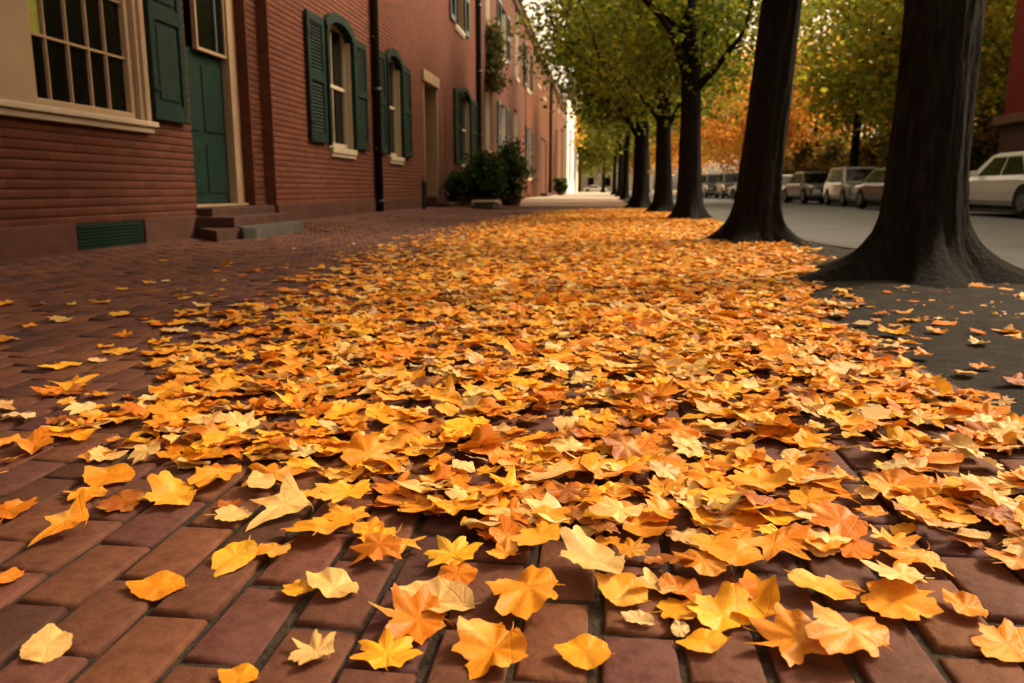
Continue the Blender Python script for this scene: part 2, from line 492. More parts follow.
def roof(X, y0, y1, z1, parent, depth=7.0, mat=None, cornmat=None, pitch=0.55, out=0.28):
    m = MB()
    m.box(X - depth, X + out * 0.5, y0 - 0.0, y1 + 0.0, z1 + 0.003, z1 + 0.16, 0.02)
    m.box(X - 0.1, X + out, y0 - 0.0, y1 + 0.0, z1 + 0.163, z1 + 0.32, 0.03)
    y = y0 + 0.2
    while y < y1 - 0.2:
        m.box(X + 0.02, X + out * 0.48, y, y + 0.12, z1 - 0.16, z1, 0.01); y += 0.6
    c = m.build('cornice', cornmat or M_CORN, parent)
    r = MB(); zt = z1 + 0.325
    r.prism([(X + out * 0.7, zt), (X - depth / 2, zt + depth / 2 * pitch), (X - depth, zt)], y0 + 0.02, y1 - 0.02, 'y')
    r.build('roof', mat or M_ROOF, parent)

def shutter(parent, X, y0, y1, z0, z1, mat, label=None, louv=True, ang=0.0):
    m = MB(); t = 0.045; st = min(0.10, (y1 - y0) * 0.18)
    xa, xb = X + 0.03, X + 0.03 + t
    m.box(xa, xb, y0, y0 + st, z0, z1, 0.006); m.box(xa, xb, y1 - st, y1, z0, z1, 0.006)
    zm = z0 + (z1 - z0) * 0.52
    for a, b in ((z0, z0 + 0.16), (zm - 0.07, zm + 0.07), (z1 - 0.12, z1)):
        m.box(xa + .002, xb - .002, y0 + st, y1 - st, a, b, 0.004)
    for a, b in ((z0 + 0.16, zm - 0.07), (zm + 0.07, z1 - 0.12)):
        if louv:
            z = a + 0.03
            while z < b - 0.01:
                m.quad((xa + 0.005, y0 + st, z + 0.03), (xa + 0.005, y1 - st, z + 0.03), (xb - 0.006, y1 - st, z - 0.012), (xb - 0.006, y0 + st, z - 0.012))
                z += 0.052
            m.box(xa + .001, xa + 0.006, y0 + st, y1 - st, a, b)
        else:
            m.box(xa, xa + 0.02, y0 + st, y1 - st, a, b)
            m.box(xa + 0.015, xa + 0.034, y0 + st + 0.04, y1 - st - 0.04, a + 0.05, b - 0.05, 0.01)
    o = m.build('shutter', mat, parent)
    hs_ = []
    for zz in (z0 + 0.3, z1 - 0.3):
        h = MB(); hs_.append(h); h.box(xb - .001, xb + 0.012, y0 + 0.01, y0 + st * 1.6, zz - 0.015, zz + 0.015)
    [hh.build('hinge', M_BLACK, o) for hh in hs_]
    if label: o['label'] = label
    return o

def window(parent, X, y0, y1, z0, z1, frame_mat, cols=2, rows=2, rec=0.14, arch=0.0, trim=None, sill=True, label=None, fw=0.075, over=0.05, blind=None):
    xf = X - rec
    m = MB()
    m.box(xf - 0.06, xf + 0.03, y0 + 0.004, y0 + fw, z0, z1 - 0.004, 0.006); m.box(xf - 0.06, xf + 0.03, y1 - fw, y1 - 0.004, z0, z1 - 0.004, 0.006)
    m.box(xf - 0.058, xf + 0.028, y0 + fw, y1 - fw, z0, z0 + fw * 1.2, 0.006); m.box(xf - 0.058, xf + 0.028, y0 + fw, y1 - fw, z1 - fw, z1 - 0.004, 0.006)
    # lining of the reveal
    m.box(xf + 0.031, X - 0.003, y0 + 0.004, y0 + 0.03, z0, z1 - 0.004); m.box(xf + 0.031, X - 0.003, y1 - 0.03, y1 - 0.004, z0, z1 - 0.004)
    zm = (z0 + z1) / 2
    m.box(xf - 0.05, xf + 0.02, y0 + fw, y1 - fw, zm - 0.03, zm + 0.03, 0.004)
    w = m.build('window', frame_mat, parent)
    if label: w['label'] = label
    p = MB(); p.box(xf - 0.03, xf - 0.022, y0 + fw - .003, y1 - fw + .003, z0 + fw, z1 - fw)
    p.build('pane', M_GLASS, w)
    if cols * rows > 1:
        g = MB(); bw = 0.012
        for i in range(1, cols):
            yy = y0 + fw + (y1 - y0 - 2 * fw) * i / cols
            g.box(xf - 0.021, xf + 0.006, yy - bw, yy + bw, z0 + fw, zm - 0.03); g.box(xf - 0.021, xf + 0.006, yy - bw, yy + bw, zm + 0.03, z1 - fw)
        for i in range(1, rows):
            for a, b in ((z0 + fw, zm - 0.03), (zm + 0.03, z1 - fw)):
                q = a + (b - a) * i / rows
                g.box(xf - 0.0205, xf + 0.004, y0 + fw, y1 - fw, q - bw, q + bw)
        if g.v: g.build('glazing_bar', frame_mat, w)
    if sill:
        s = MB(); s.box(X - rec - 0.055, X + 0.075, y0 - over, y1 + over, z0 - 0.10, z0 - 0.003, 0.012)
        s.box(X - 0.02, X + 0.05, y0 - over * 0.6, y1 + over * 0.6, z0 - 0.16, z0 - 0.102, 0.01)
        s.build('sill', M_SILL, w)
    if arch:
        a = MB(); n = 12; t = 0.11; yc = (y0 + y1) / 2; hw = (y1 - y0) / 2
        outer, inner = [], []
        for k in range(n + 1):
            u = -1 + 2 * k / n
            zz = z1 - arch + arch * math.sqrt(max(0, 1 - u * u * 0.92))
            inner.append((yc + u * hw, zz - 0.02)); outer.append((yc + u * (hw + t), zz + t + 0.01))
        for k in range(n):
            a.prism([inner[k], inner[k + 1], outer[k + 1], outer[k]], X - rec + 0.05, X + 0.075, 'x')
        # side posts of the frame
        zlow = inner[0][1]
        a.box(X - 0.05, X + 0.074, y1 - 0.001, y1 + t, z0 + 0.01, zlow + 0.02, 0.008)
        a.box(X - 0.05, X + 0.074, y0 - t * 0.5, y0 + 0.001, z0 + 0.01, zlow + 0.02, 0.008)
        a.build('arched_head', trim or M_GREEN, w)
    if blind:
        b = MB(); b.box(xf - 0.021, xf - 0.018, *blind); b.build('blind', M_BLIND, w)
    return w

# ---- first house (brick, near)
XA, XB = -LATA, -LATB
hA = thing('brick_house', 'dark red brick house with a many paned cream window and recessed green door', 'house', (XA, 4.0, 0))
def rel(p, root):                       # parts are built in world space and then moved under their thing
    pass
def adopt(root):
    """things are built in world coordinates: give the parts the inverse of the base empty"""
    inv = Matrix.Translation(root.location).inverted()
    for ch in root.children:
        ch.matrix_parent_inverse = inv
ya0, ya1 = -7.0, wp(262, 120, LATA)[0]
wy0 = wp(30, 60, LATA)[0]; wy1 = wp(141, 80, LATA)[0]; wz0 = wp(80, 112, LATA)[1]
wtop = 3.25
dy0 = wp(190, 120, LATA)[0]; dy1 = wp(250, 120, LATA)[0]
dz0 = wp(205, 207, LATA + 0.12)[1]; dztr = wp(212, 51, LATA + 0.05)[1]; dz1 = 3.35
pl_y0 = wp(-70, 60, LATA)[0]
op = [(pl_y0, wy1, wz0, wtop), (dy0, dy1, 0.0, dz1)]
op2 = [(-4.6, -3.0, wz0, wtop), (-1.2, 0.6, wz0, wtop)]
vy0 = wp(73, 240, LATA)[0]; vy1 = wp(142, 235, LATA)[0]
vz1a = wp(108, 222.5, LATA)[1]
op.append((vy0, vy1, 0.02, vz1a))
ribbed('wall', XA, ya0, ya1, 0.0, 9.2, op + op2, MB_WALL_A, hA)
roof(XA, ya0, ya1, 9.2, hA)
# plinth
m = MB()
zpl = wp(108, 221, LATA)[1]
for a, b in ((ya0, vy0 - .004), (vy1 + .004, dy0 - 0.02)):
    m.box(XA - 0.1, XA + 0.045, a, b, -0.1, zpl, 0.012)
m.box(XA - 0.1, XA + 0.07, ya0 + .01, dy0 - 0.03, -0.1, 0.011, 0.004)
m.build('plinth', M_PLINTH, hA)
# basement vent
m = MB()
m.box(XA - 0.06, XA + 0.02, vy0, vy1, 0.012, vz1a, 0.004)
z = 0.05
while z < vz1a - 0.02:
    m.box(XA + 0.019, XA + 0.032, vy0 + 0.03, vy1 - 0.03, z, z + 0.014, 0.003); z += 0.03
m.build('basement_vent', M_GREEND, hA)['label'] = 'dark green basement vent'
# wide window
fwid = 0.06
m = MB()
xf = XA - 0.07
m.box(xf - 0.05, XA + 0.035, pl_y0 + .004, wy0, wz0 + 0.001, wtop - .004, 0.01)           # broad cream side panel
m.box(xf - 0.05, XA + 0.02, wy1 - 0.075, wy1 - 0.004, wz0 + 0.001, wtop - .004, 0.01)
m.box(xf - 0.05, XA + 0.05, wy1 - 0.02, wy1 + 0.06, wz0 + 0.002, wtop - .006, 0.01)
m.box(xf - 0.05, XA - 0.03, wy1 - 0.15, wy1 - 0.075, wz0 + 0.001, wtop - .004, 0.012)
m.box(xf - 0.048, XA - 0.01, wy0, wy1 - 0.15, wz0 + 0.001, wz0 + 0.07, 0.01)
m.box(xf - 0.048, XA - 0.01, wy0, wy1 - 0.15, wtop - 0.12, wtop - .005, 0.01)
wA = m.build('window', M_CREAM, hA); wA['label'] = 'wide many paned cream window'
m = MB(); m.box(xf - 0.03, xf - 0.02, wy0 - .002, wy1 - 0.148, wz0 + 0.05, wtop - 0.1); m.build('pane', M_GLASS, wA)
m = MB(); pb0, pb1 = wy0, wy1 - 0.15
cols = [wp(x, 95, LATA + 0.08)[0] for x in (49, 71, 91, 108)]
for c in cols: m.box(xf - 0.019, xf + 0.012, c - 0.008, c + 0.008, wz0 + 0.07, wtop - 0.12)
zr = wp(80, 47, LATA + 0.08)[1]
while zr < wtop - 0.2:
    m.box(xf - 0.0185, xf + 0.0135, pb0, pb1, zr - 0.010, zr + 0.010); zr += (wp(80, 47, LATA + .08)[1] - wz0 - 0.07)
m.build('glazing_bar', M_CREAM, wA)
m = MB(); m.box(xf - 0.0195, xf - 0.0185, pb0 + 0.10, cols[0] - 0.014, wp(80, 46, LATA + .08)[1], wtop - 0.2); m.build('blind', M_BLIND, wA)
m = MB(); m.box(xf - 0.06, XA + 0.10, pl_y0 - 0.08, wy1 + 0.10, wz0 - 0.055, wz0 - 0.002, 0.01)
m.box(XA - 0.02, XA + 0.065, pl_y0 - 0.05, wy1 + 0.07, wz0 - 0.115, wz0 - 0.057, 0.01); m.build('sill', M_SILL, wA)
for a, b in ((-4.6, -3.0), (-1.2, 0.6)): window(hA, XA, a, b, wz0, wtop, M_CREAM, 5, 3, 0.1)
sy0 = wp(150, 60, LATA - .05)[0]; sy1 = wp(184, 70, LATA - .05)[0]; sz0 = wp(168, 121, LATA - .05)[1]
shutter(hA, XA, sy0, sy1, sz0, wtop + 0.05, M_GREEN, None, louv=False)
# door: cream frame, green leaf, white framed fanlight
fx = XA - 0.13
m = MB()
m.box(fx - 0.16, fx, dy1 - 0.22, dy1 - 0.003, dz0 + 0.03, dz1 - .003, 0.008)
m.box(fx - 0.16, fx, dy0 + 0.003, dy0 + 0.10, dz0 + 0.03, dz1 - .003, 0.008)
m.box(fx - 0.16, fx - 0.003, dy0 + 0.10, dy1 - 0.22, dz1 - 0.16, dz1 - 0.004, 0.008)
m.box(fx - 0.16, fx + 0.05, dy0 + 0.003, dy1 - 0.003, dz0, dz0 + 0.028, 0.006)
df = m.build('door_frame', M_CREAM, hA)
m = MB(); a, b = dy0 + 0.10, dy1 - 0.22; xd = fx - 0.11
m.box(xd - 0.05, xd, a, b, dz0 + 0.03, dztr + 0.02, 0.004)
for z0_, z1_ in ((dz0 + 0.16, dz0 + 0.75), (dz0 + 0.9, dztr - 0.15)):
    for q in range(2):
        ww = (b - a) / 2
        m.box(xd - .002, xd + 0.014, a + q * ww + 0.07, a + (q + 1) * ww - 0.07, z0_, z1_, 0.008)
dA = m.build('door', M_GREEND, hA)
m = MB(); m.tube([(xd, a + 0.1, dz0 + 1.0), (xd + 0.06, a + 0.1, dz0 + 1.0)], [0.012, 0.03], 10); m.build('handle', M_BLACK, dA)
m = MB(); xt = fx - 0.03
ta, tb = wp(201, 30, LATA + .1)[0], b + 0.0
for q in ((ta, ta + 0.035, dztr, dz1 - 0.17), (tb - 0.03, tb, dztr, dz1 - 0.17)): m.box(xd + .02, xt, *q, 0.005)
m.box(xd + .02, xt - .002, ta + 0.035, tb - 0.03, dztr, dztr + 0.04, 0.005)
m.box(xd + .02, xt - .002, ta + 0.035, tb - 0.03, dz1 - 0.22, dz1 - 0.17, 0.005)
fl = m.build('fanlight', M_CREAM, hA)
m = MB(); m.box(xd + 0.05, xd + 0.06, ta + 0.03, tb - 0.028, dztr + .03, dz1 - 0.2); m.build('pane', M_GLASS, fl)
m = MB(); m.box(xd + 0.061, xd + 0.085, (ta + tb) / 2 + .1, (ta + tb) / 2 + 0.13, dztr + .04, dz1 - 0.22); m.build('glazing_bar', M_SLATEBL, fl)
# steps
m = MB()
m.box(fx - 0.2, XA + 0.20, dy0 - 0.02, dy1 + 0.16, -0.1, dz0 - 0.003, 0.012)
m.box(XA + 0.05, XA + 0.50, dy0 - 0.12, dy1 + 0.06, -0.1, dz0 - 0.10, 0.015)
m.build('step', M_BROWNST, hA)
sa = gp(192, 243); sb = gp(297, 236)
m = MB(); yS0 = wp(190, 240, 3.85)[0]; yS1 = wp(296, 236, 3.85)[0]; yM = wp(232, 240, 3.85)[0]
def slab(poly, z, mat, lb):
    bm = bmesh.new(); vs_ = [bm.verts.new((-la, y, -0.1)) for la, y in poly]
    f = bm.faces.new(vs_); ex = bmesh.ops.extrude_face_region(bm, geom=[f])
    for v in ex['geom']:
        if isinstance(v, bmesh.types.BMVert): v.co.z = z
    bmesh.ops.bevel(bm, geom=[e for e in bm.edges], offset=0.016, segments=2, affect='EDGES')
    q = MB(); q.bm(bm); q.build('step', mat, hA)['label'] = lb
slab([(4.56, 8.75), (3.97, 8.02), (3.95, 8.66), (4.56, 9.2)], 0.118, M_BROWNST, 'low brown stone step')
slab([(4.22, 8.93), (3.90, 8.50), (3.80, 8.62), (3.80, 10.1), (4.28, 10.75)], 0.130, M_STONE, 'worn grey stone slab step')
adopt(hA)

# ---- second house
hB = thing('brick_house', 'red brick house with arched windows, green shutters and a black downpipe', 'house', (XB, 18.0, 0))
yb0, yb1 = ya1, wp(480, 120, LATB)[0]
def wbox(x0, x1, ztop_px, zbot_px, lat=LATB):
    xm = (x0 + x1) / 2
    a = wp(x0, (ztop_px + zbot_px) / 2, lat)[0]; b = wp(x1, (ztop_px + zbot_px) / 2, lat)[0]
    return a, b, wp(xm, zbot_px, lat)[1], wp(xm, ztop_px, lat)[1]
W1 = wbox(326.5, 351.5, 24, 148); W2 = wbox(386.5, 400.5, 56, 156.5); W3 = wbox(460, 469.5, 92, 166)
UP = [wbox(453.5, 463, -62, 28)]
uz0, uz1 = UP[0][2], UP[0][2] + 2.2
ups = [(W1[0], W1[1], uz0, uz1), (W2[0], W2[1], uz0, uz1), (UP[0][0], UP[0][1], uz0, uz1)]
D1 = wbox(424, 445, 82, 196)
ops = [W1, W2, W3, D1] + ups
ribbed('wall', XB, yb0, yb1, 0.0, 9.6, ops, MB_WALL_B, hB, deep=0.42)
roof(XB, yb0, yb1, 9.6, hB)
m = MB(); m.box(XB - 0.1, XB + 0.03, yb0 + .01, D1[0] - 0.02, -0.1, 0.33, 0.012); m.box(XB - 0.1, XB + 0.03, D1[1] + 0.02, yb1 - .01, -0.1, 0.33, 0.012)
m.build('plinth', M_PLINTH, hB)
for w, (a, b, c, d) in ((W1, (308.5, 325, 26, 145)), (W2, (378, 386, 55, 153)), (W3, (455, 460, 95, 163))):
    s = wbox(a, b, c, d, LATB - .05); shutter(hB, XB, s[0], s[1], w[2] + 0.03, w[3] - 0.12, M_GREEN)
for w, (a, b, c, d) in ((W1, (355.5, 367, 42, 150)), (W2, (403, 411, 65, 153)), (W3, (471, 477, 95, 163))):
    s = wbox(a, b, c, d, LATB - .05); shutter(hB, XB, s[0], s[1], w[2] + 0.03, w[3] - 0.12, M_GREEN)
for w in (W1, W2, W3): window(hB, XB, *w, M_SILL, 2, 1, 0.13, arch=0.32, over=-0.02)
for w in ups:
    window(hB, XB, *w, M_CREAM, 2, 1, 0.14, over=0.02)
    ww = (w[1] - w[0]) * 0.45
    shutter(hB, XB, w[0] - ww - .05, w[0] - .05, w[2], w[3], M_SLATEBL); shutter(hB, XB, w[1] + .05, w[1] + ww + .05, w[2], w[3], M_SLATEBL)
# door of the second house, cream lined, dark red reveal
a, b, c, d = D1
m = MB(); bb = wp(437, 140, LATB)[0]
m.box(XB - 0.36, XB + 0.02, bb - 0.02, bb + 0.06, c, d - 0.004, 0.01); m.box(XB - 0.36, XB + 0.01, a + 0.004, a + 0.10, c, d - .004, 0.01)
m.box(XB - 0.30, XB + 0.08, a - 0.2, bb + 0.10, d - 0.16, d + 0.12, 0.02); m.build('door_frame', M_CREAM, hB)
m = MB(); m.box(XB - 0.36, XB - 0.003, bb + 0.062, b - .003, c, d - 0.004); m.build('door_return', MB_WALL_B, hB)
m = MB(); m.box(XB - 0.36, XB - 0.31, a + .10, bb - 0.02, c + 0.004, d - 0.16)
for z0_, z1_ in ((c + 0.15, c + 0.8), (c + 0.95, d - 0.4)): m.box(XB - 0.312, XB - 0.295, a + 0.3, bb - 0.2, z0_, z1_, 0.008)
dB = m.build('door', paint('dark_red_door', (0.07, 0.016, 0.012, 1), 0.4), hB)
m = MB(); m.tube([(XB - 0.31, a + 0.25, c + 1.0), (XB - 0.24, a + 0.25, c + 1.0)], [0.012, 0.03], 8); m.build('handle', M_BLACK, dB)
m = MB(); m.box(XB - 0.36, XB + 0.30, a + .05, b - .05, -0.05, c - 0.005, 0.015); m.box(XB + 0.28, XB + 0.62, a + .1, b - .1, -0.05, c - 0.16, 0.02); m.build('step', M_BROWNST, hB)
def pipe(parent, lat, px, r=0.055, top=9.5):
    y = wp(px, 120, lat - 0.09)[0]; x = -lat + 0.09
    m = MB(); m.tube([(x, y, 0.08), (x, y, top - 0.4), (x + 0.12, y, top - 0.1), (x + 0.12, y, top)], r, 14)
    for z in (0.25, 2.4, 4.6, 6.8): m.tube([(x, y, z), (x, y, z + 0.09)], r * 1.25, 14)
    for z in (1.3, 3.4, 5.6):
        m.box(x - 0.1, x, y - r * 1.2, y + r * 1.2, z, z + 0.035)
    m.build('downpipe', M_BLACK, parent, True)
pipe(hB, LATB, 377.5, 0.075); pipe(hB, LATB, 479.0, 0.10)
adopt(hB)

# ---- further houses of the row
def row_house(label, lat, px0, px1, top, wallmat, wins, doors, frame, shut, cornmat=None, pipes=()):
    X = -lat
    y0 = wp(px0, 150, lat)[0] if not isinstance(px0, float) else px0
    y1 = wp(px1, 150, lat)[0] if not isinstance(px1, float) else px1
    h = thing('brick_house' if wallmat is not M_WHITE else 'white_house', label, 'house', (X, (y0 + y1) / 2, 0))
    W = [wbox(*w[:4], lat) for w in wins]; D = [wbox(*d[:4], lat) for d in doors]
    ribbed('wall', X, y0, y1, 0.0, top, W + D, wallmat, h, rib=0.008 if wallmat is not M_WHITE else 0.002)
    roof(X, y0, y1, top, h, cornmat=cornmat)
    for w, src in zip(W, wins):
        window(h, X, *w, src[5] if len(src) > 5 else frame, 2, 1, 0.32, over=0.02)
        if src[4]:
            ww = (w[1] - w[0]) * 0.5
            shutter(h, X, w[0] - ww - .03, w[0] - .03, w[2], w[3], src[4]); shutter(h, X, w[1] + .03, w[1] + ww + .03, w[2], w[3], src[4])
    for (a, b, c, d), src in zip(D, doors):
        m = MB(); m.box(X - 0.2, X + 0.03, a + .003, a + 0.12, c, d - .003, .01); m.box(X - 0.2, X + 0.03, b - 0.12, b - .003, c, d - .003, .01); m.box(X - 0.2, X + 0.028, a + .12, b - .12, d - 0.14, d - .004, .01)
        m.build('door_frame', src[5], h)
        m = MB(); m.box(X - 0.18, X - 0.13, a + .12, b - .12, c + .003, d - .14); m.box(X - 0.131, X - 0.115, a + .25, b - .25, c + 0.2, d - 0.4, .008)
        m.build('door', src[4], h)
        m = MB(); m.box(X - 0.2, X + 0.5, a, b, -0.05, c - .004, .015); m.build('step', M_BROWNST, h)
    for px in pipes: pipe(h, lat, px, 0.09, top)
    adopt(h)
    return h
hC = row_house('pale red brick house with tall white windows beside the potted bush', LATB - 0.02, float(yb1), 521.5, 9.7, MB_WALL_C,
    [(485.5, 489.5, 90, 150, None, M_PALE), (485.5, 489.5, -40, 22, None, M_PALE), (500, 505.5, 105, 165, M_SLATEBL), (513.5, 517.5, 110, 172, None, M_PALE), (500, 506, 8, 58, M_SLATEBL), (515, 518.5, 8, 78, None, M_PALE)],
    [], M_PALE, M_SLATEBL)
hD = row_house('orange brick house with a dark tall door and a sloping roofline', LATB - 0.06, 521.5, 553.0 and 552, 9.3, MB_WALL_D,
    [(526, 530, 48, 90, M_SLATEBL), (537, 540, 62, 85, None), (543, 545.5, 72, 98, None, M_PALE), (527.5, 531, 128, 178, M_SLATEBL, M_PALE)],
    [(540.5, 546, 138, 193, M_BLACK, M_GREEND)], M_PALE, M_SLATEBL, cornmat=M_SLATEBL, pipes=(550.5,))
hE = row_house('brown brick house narrow between the orange and the white house', LATB - 0.3, 552, 567, 9.0, MB_WALL_E,
    [(556, 557.5, 130, 180, None, M_SILL), (561, 563, 128, 188, None), (557, 559, 88, 110, None, M_SILL), (562, 564, 95, 114, None)], [], M_SILL, M_SLATEBL)
hF = row_house('sunlit white rendered house at the far end of the row', LATB - 0.7, 567, 578, 11.0, M_WHITE,
    [(569.5, 571, 128, 180, None, M_SLATEBL), (573.5, 574.5, 130, 180, None, M_SLATEBL)], [], M_SLATEBL, M_SLATEBL)

# ------------------------------------------------------------------ trees
def leaf_cloud(centres, per, spread, size, cols, name, seed, flat=0.7, droop=0.0):
    r = np.random.default_rng(seed)
    c = np.repeat(np.asarray(centres), per, 0); n = len(c)
    p = c + r.normal(0, 1, (n, 3)) * np.array([spread, spread, spread * flat])
    s = size * r.uniform(0.6, 1.35, n)
    # random frames, mostly facing up or down
    nrm = r.normal(0, 0.75, (n, 3)); nrm[:, 2] += 0.9; nrm /= np.linalg.norm(nrm, axis=1)[:, None]
    t = r.normal(0, 1, (n, 3)); t -= (t * nrm).sum(1)[:, None] * nrm; t /= np.linalg.norm(t, axis=1)[:, None]
    b = np.cross(nrm, t)
    shape = [(-0.5, 0, 0), (-0.12, 0.42, 0.10), (0.18, 0.30, 0.06), (0.62, 0, -0.08), (0.18, -0.30, 0.06), (-0.12, -0.42, 0.10)]
    V = np.stack([p + (t * x + b * y + nrm * z) * s[:, None] for x, y, z in shape], 1)
    f = np.array([(0, 1, 2, 3), (0, 3, 4, 5)])
    faces = (f[None] + (np.arange(n) * 6)[:, None, None]).reshape(-1)
    cols = np.asarray(cols); pick = r.random(len(centres)) ; 
    ci = np.clip((np.repeat(pick, per) * len(cols) + r.normal(0, 0.7, n)), 0, len(cols) - 1).astype(int)
    col = cols[ci] * r.uniform(0.75, 1.25, (n, 1))
    tint = np.repeat(np.concatenate([col, np.ones((n, 1))], 1)[:, None], 6, 1).reshape(-1, 4)
    return np_mesh(name, V.reshape(-1, 3), faces, np.full(n * 2, 4), tint)

GREENS = [(0.09, 0.14, 0.014), (0.14, 0.19, 0.018), (0.20, 0.25, 0.022), (0.25, 0.29, 0.025), (0.30, 0.30, 0.03)]
ORANGES = [(0.62, 0.24, 0.03), (0.72, 0.36, 0.05), (0.80, 0.46, 0.08), (0.82, 0.54, 0.12), (0.60, 0.45, 0.06)]  # lightened to paint the hazy background glow into the leaves
YELGR = [(0.24, 0.29, 0.03), (0.34, 0.37, 0.04), (0.45, 0.42, 0.05), (0.55, 0.40, 0.04), (0.22, 0.30, 0.03)]  # raised likewise: distant haze is put into the leaf colour
DEEP = [(0.06, 0.075, 0.012), (0.10, 0.10, 0.015), (0.17, 0.12, 0.018), (0.22, 0.13, 0.02)]

def trunk_mesh(path, radii, limbs, seed, sides=20, flare=1.0, name='trunk', lobes=5):
    """path in local coordinates, first point on the ground"""
    r = random.Random(seed)
    m = MB(); pts = [Vector(p) for p in path]
    # resample the path
    seg = []
    for k in range(len(pts) - 1):
        nn = max(2, int((pts[k + 1] - pts[k]).length / (0.04 if k == 0 else (0.07 if sides >= 40 and k < 3 else 0.14))))
        for q in range(nn):
            u = q / nn; seg.append((pts[k].lerp(pts[k + 1], u), radii[k] + (radii[k + 1] - radii[k]) * u))
    seg.append((pts[-1], radii[-1]))
    ph = [r.uniform(0, 6.28) for _ in range(8)]
    i0 = len(m.v)
    for p, rad in seg:
        zz = p.z
        fl = flare * max(0, 1 - zz / 0.62) ** 4.2 + 0.22 * max(0, 1 - zz / 1.3) ** 2
        for j in range(sides):
            a = 2 * PI * j / sides
            root = 0.5 + 0.5 * math.cos(lobes * a + ph[0] + 0.6 * math.sin(a + ph[1])) 
            rr = rad * (1 + fl * (0.45 + 0.95 * root ** 1.5))
            if sides >= 40:
                w1 = 0.9 * math.sin(zz * 2.3 + ph[5]) + 0.5 * math.sin(zz * 6.1 + ph[6])
                rr *= 1 + 0.034 * (0.5 - abs(math.sin(9 * a + w1 + ph[5]))) + 0.030 * (0.5 - abs(math.sin(15 * a - w1 * 1.4 + ph[7] + zz)))
            rr *= 1 + 0.035 * math.sin(7 * a + ph[2] + zz * 1.3) + 0.028 * math.sin(13 * a + ph[3] - zz * 2.1) + 0.02 * math.sin(3 * a + zz * 3 + ph[4]) + r.uniform(-0.012, 0.012)
            m.v.append((p.x + rr * math.cos(a), p.y + rr * math.sin(a), zz - 0.03))
    n = len(seg)
    for k in range(n - 1):
        for j in range(sides):
            a = i0 + k * sides + j; b = i0 + k * sides + (j + 1) % sides
            m.f.append((a, b, b + sides, a + sides))
    for lp, lr in limbs: m.tube(lp, lr, 10)
    return m

def curve_pts(pts, n=14):
    """smooth polyline through points (Catmull-Rom)"""
    P = [Vector(p) for p in pts]; P = [P[0] * 2 - P[1]] + P + [P[-1] * 2 - P[-2]]
    out = []
    for k in range(1, len(P) - 2):
        for q in range(n):
            t = q / n; a, b, c, d = P[k - 1], P[k], P[k + 1], P[k + 2]
            out.append(0.5 * ((2 * b) + (c - a) * t + (2 * a - 5 * b + 4 * c - d) * t * t + (3 * b - a - 3 * c + d) * t ** 3))
    out.append(P[-2]); return out

def taper(n, a, b): return [a + (b - a) * (k / (n - 1)) ** 0.8 for k in range(n)]

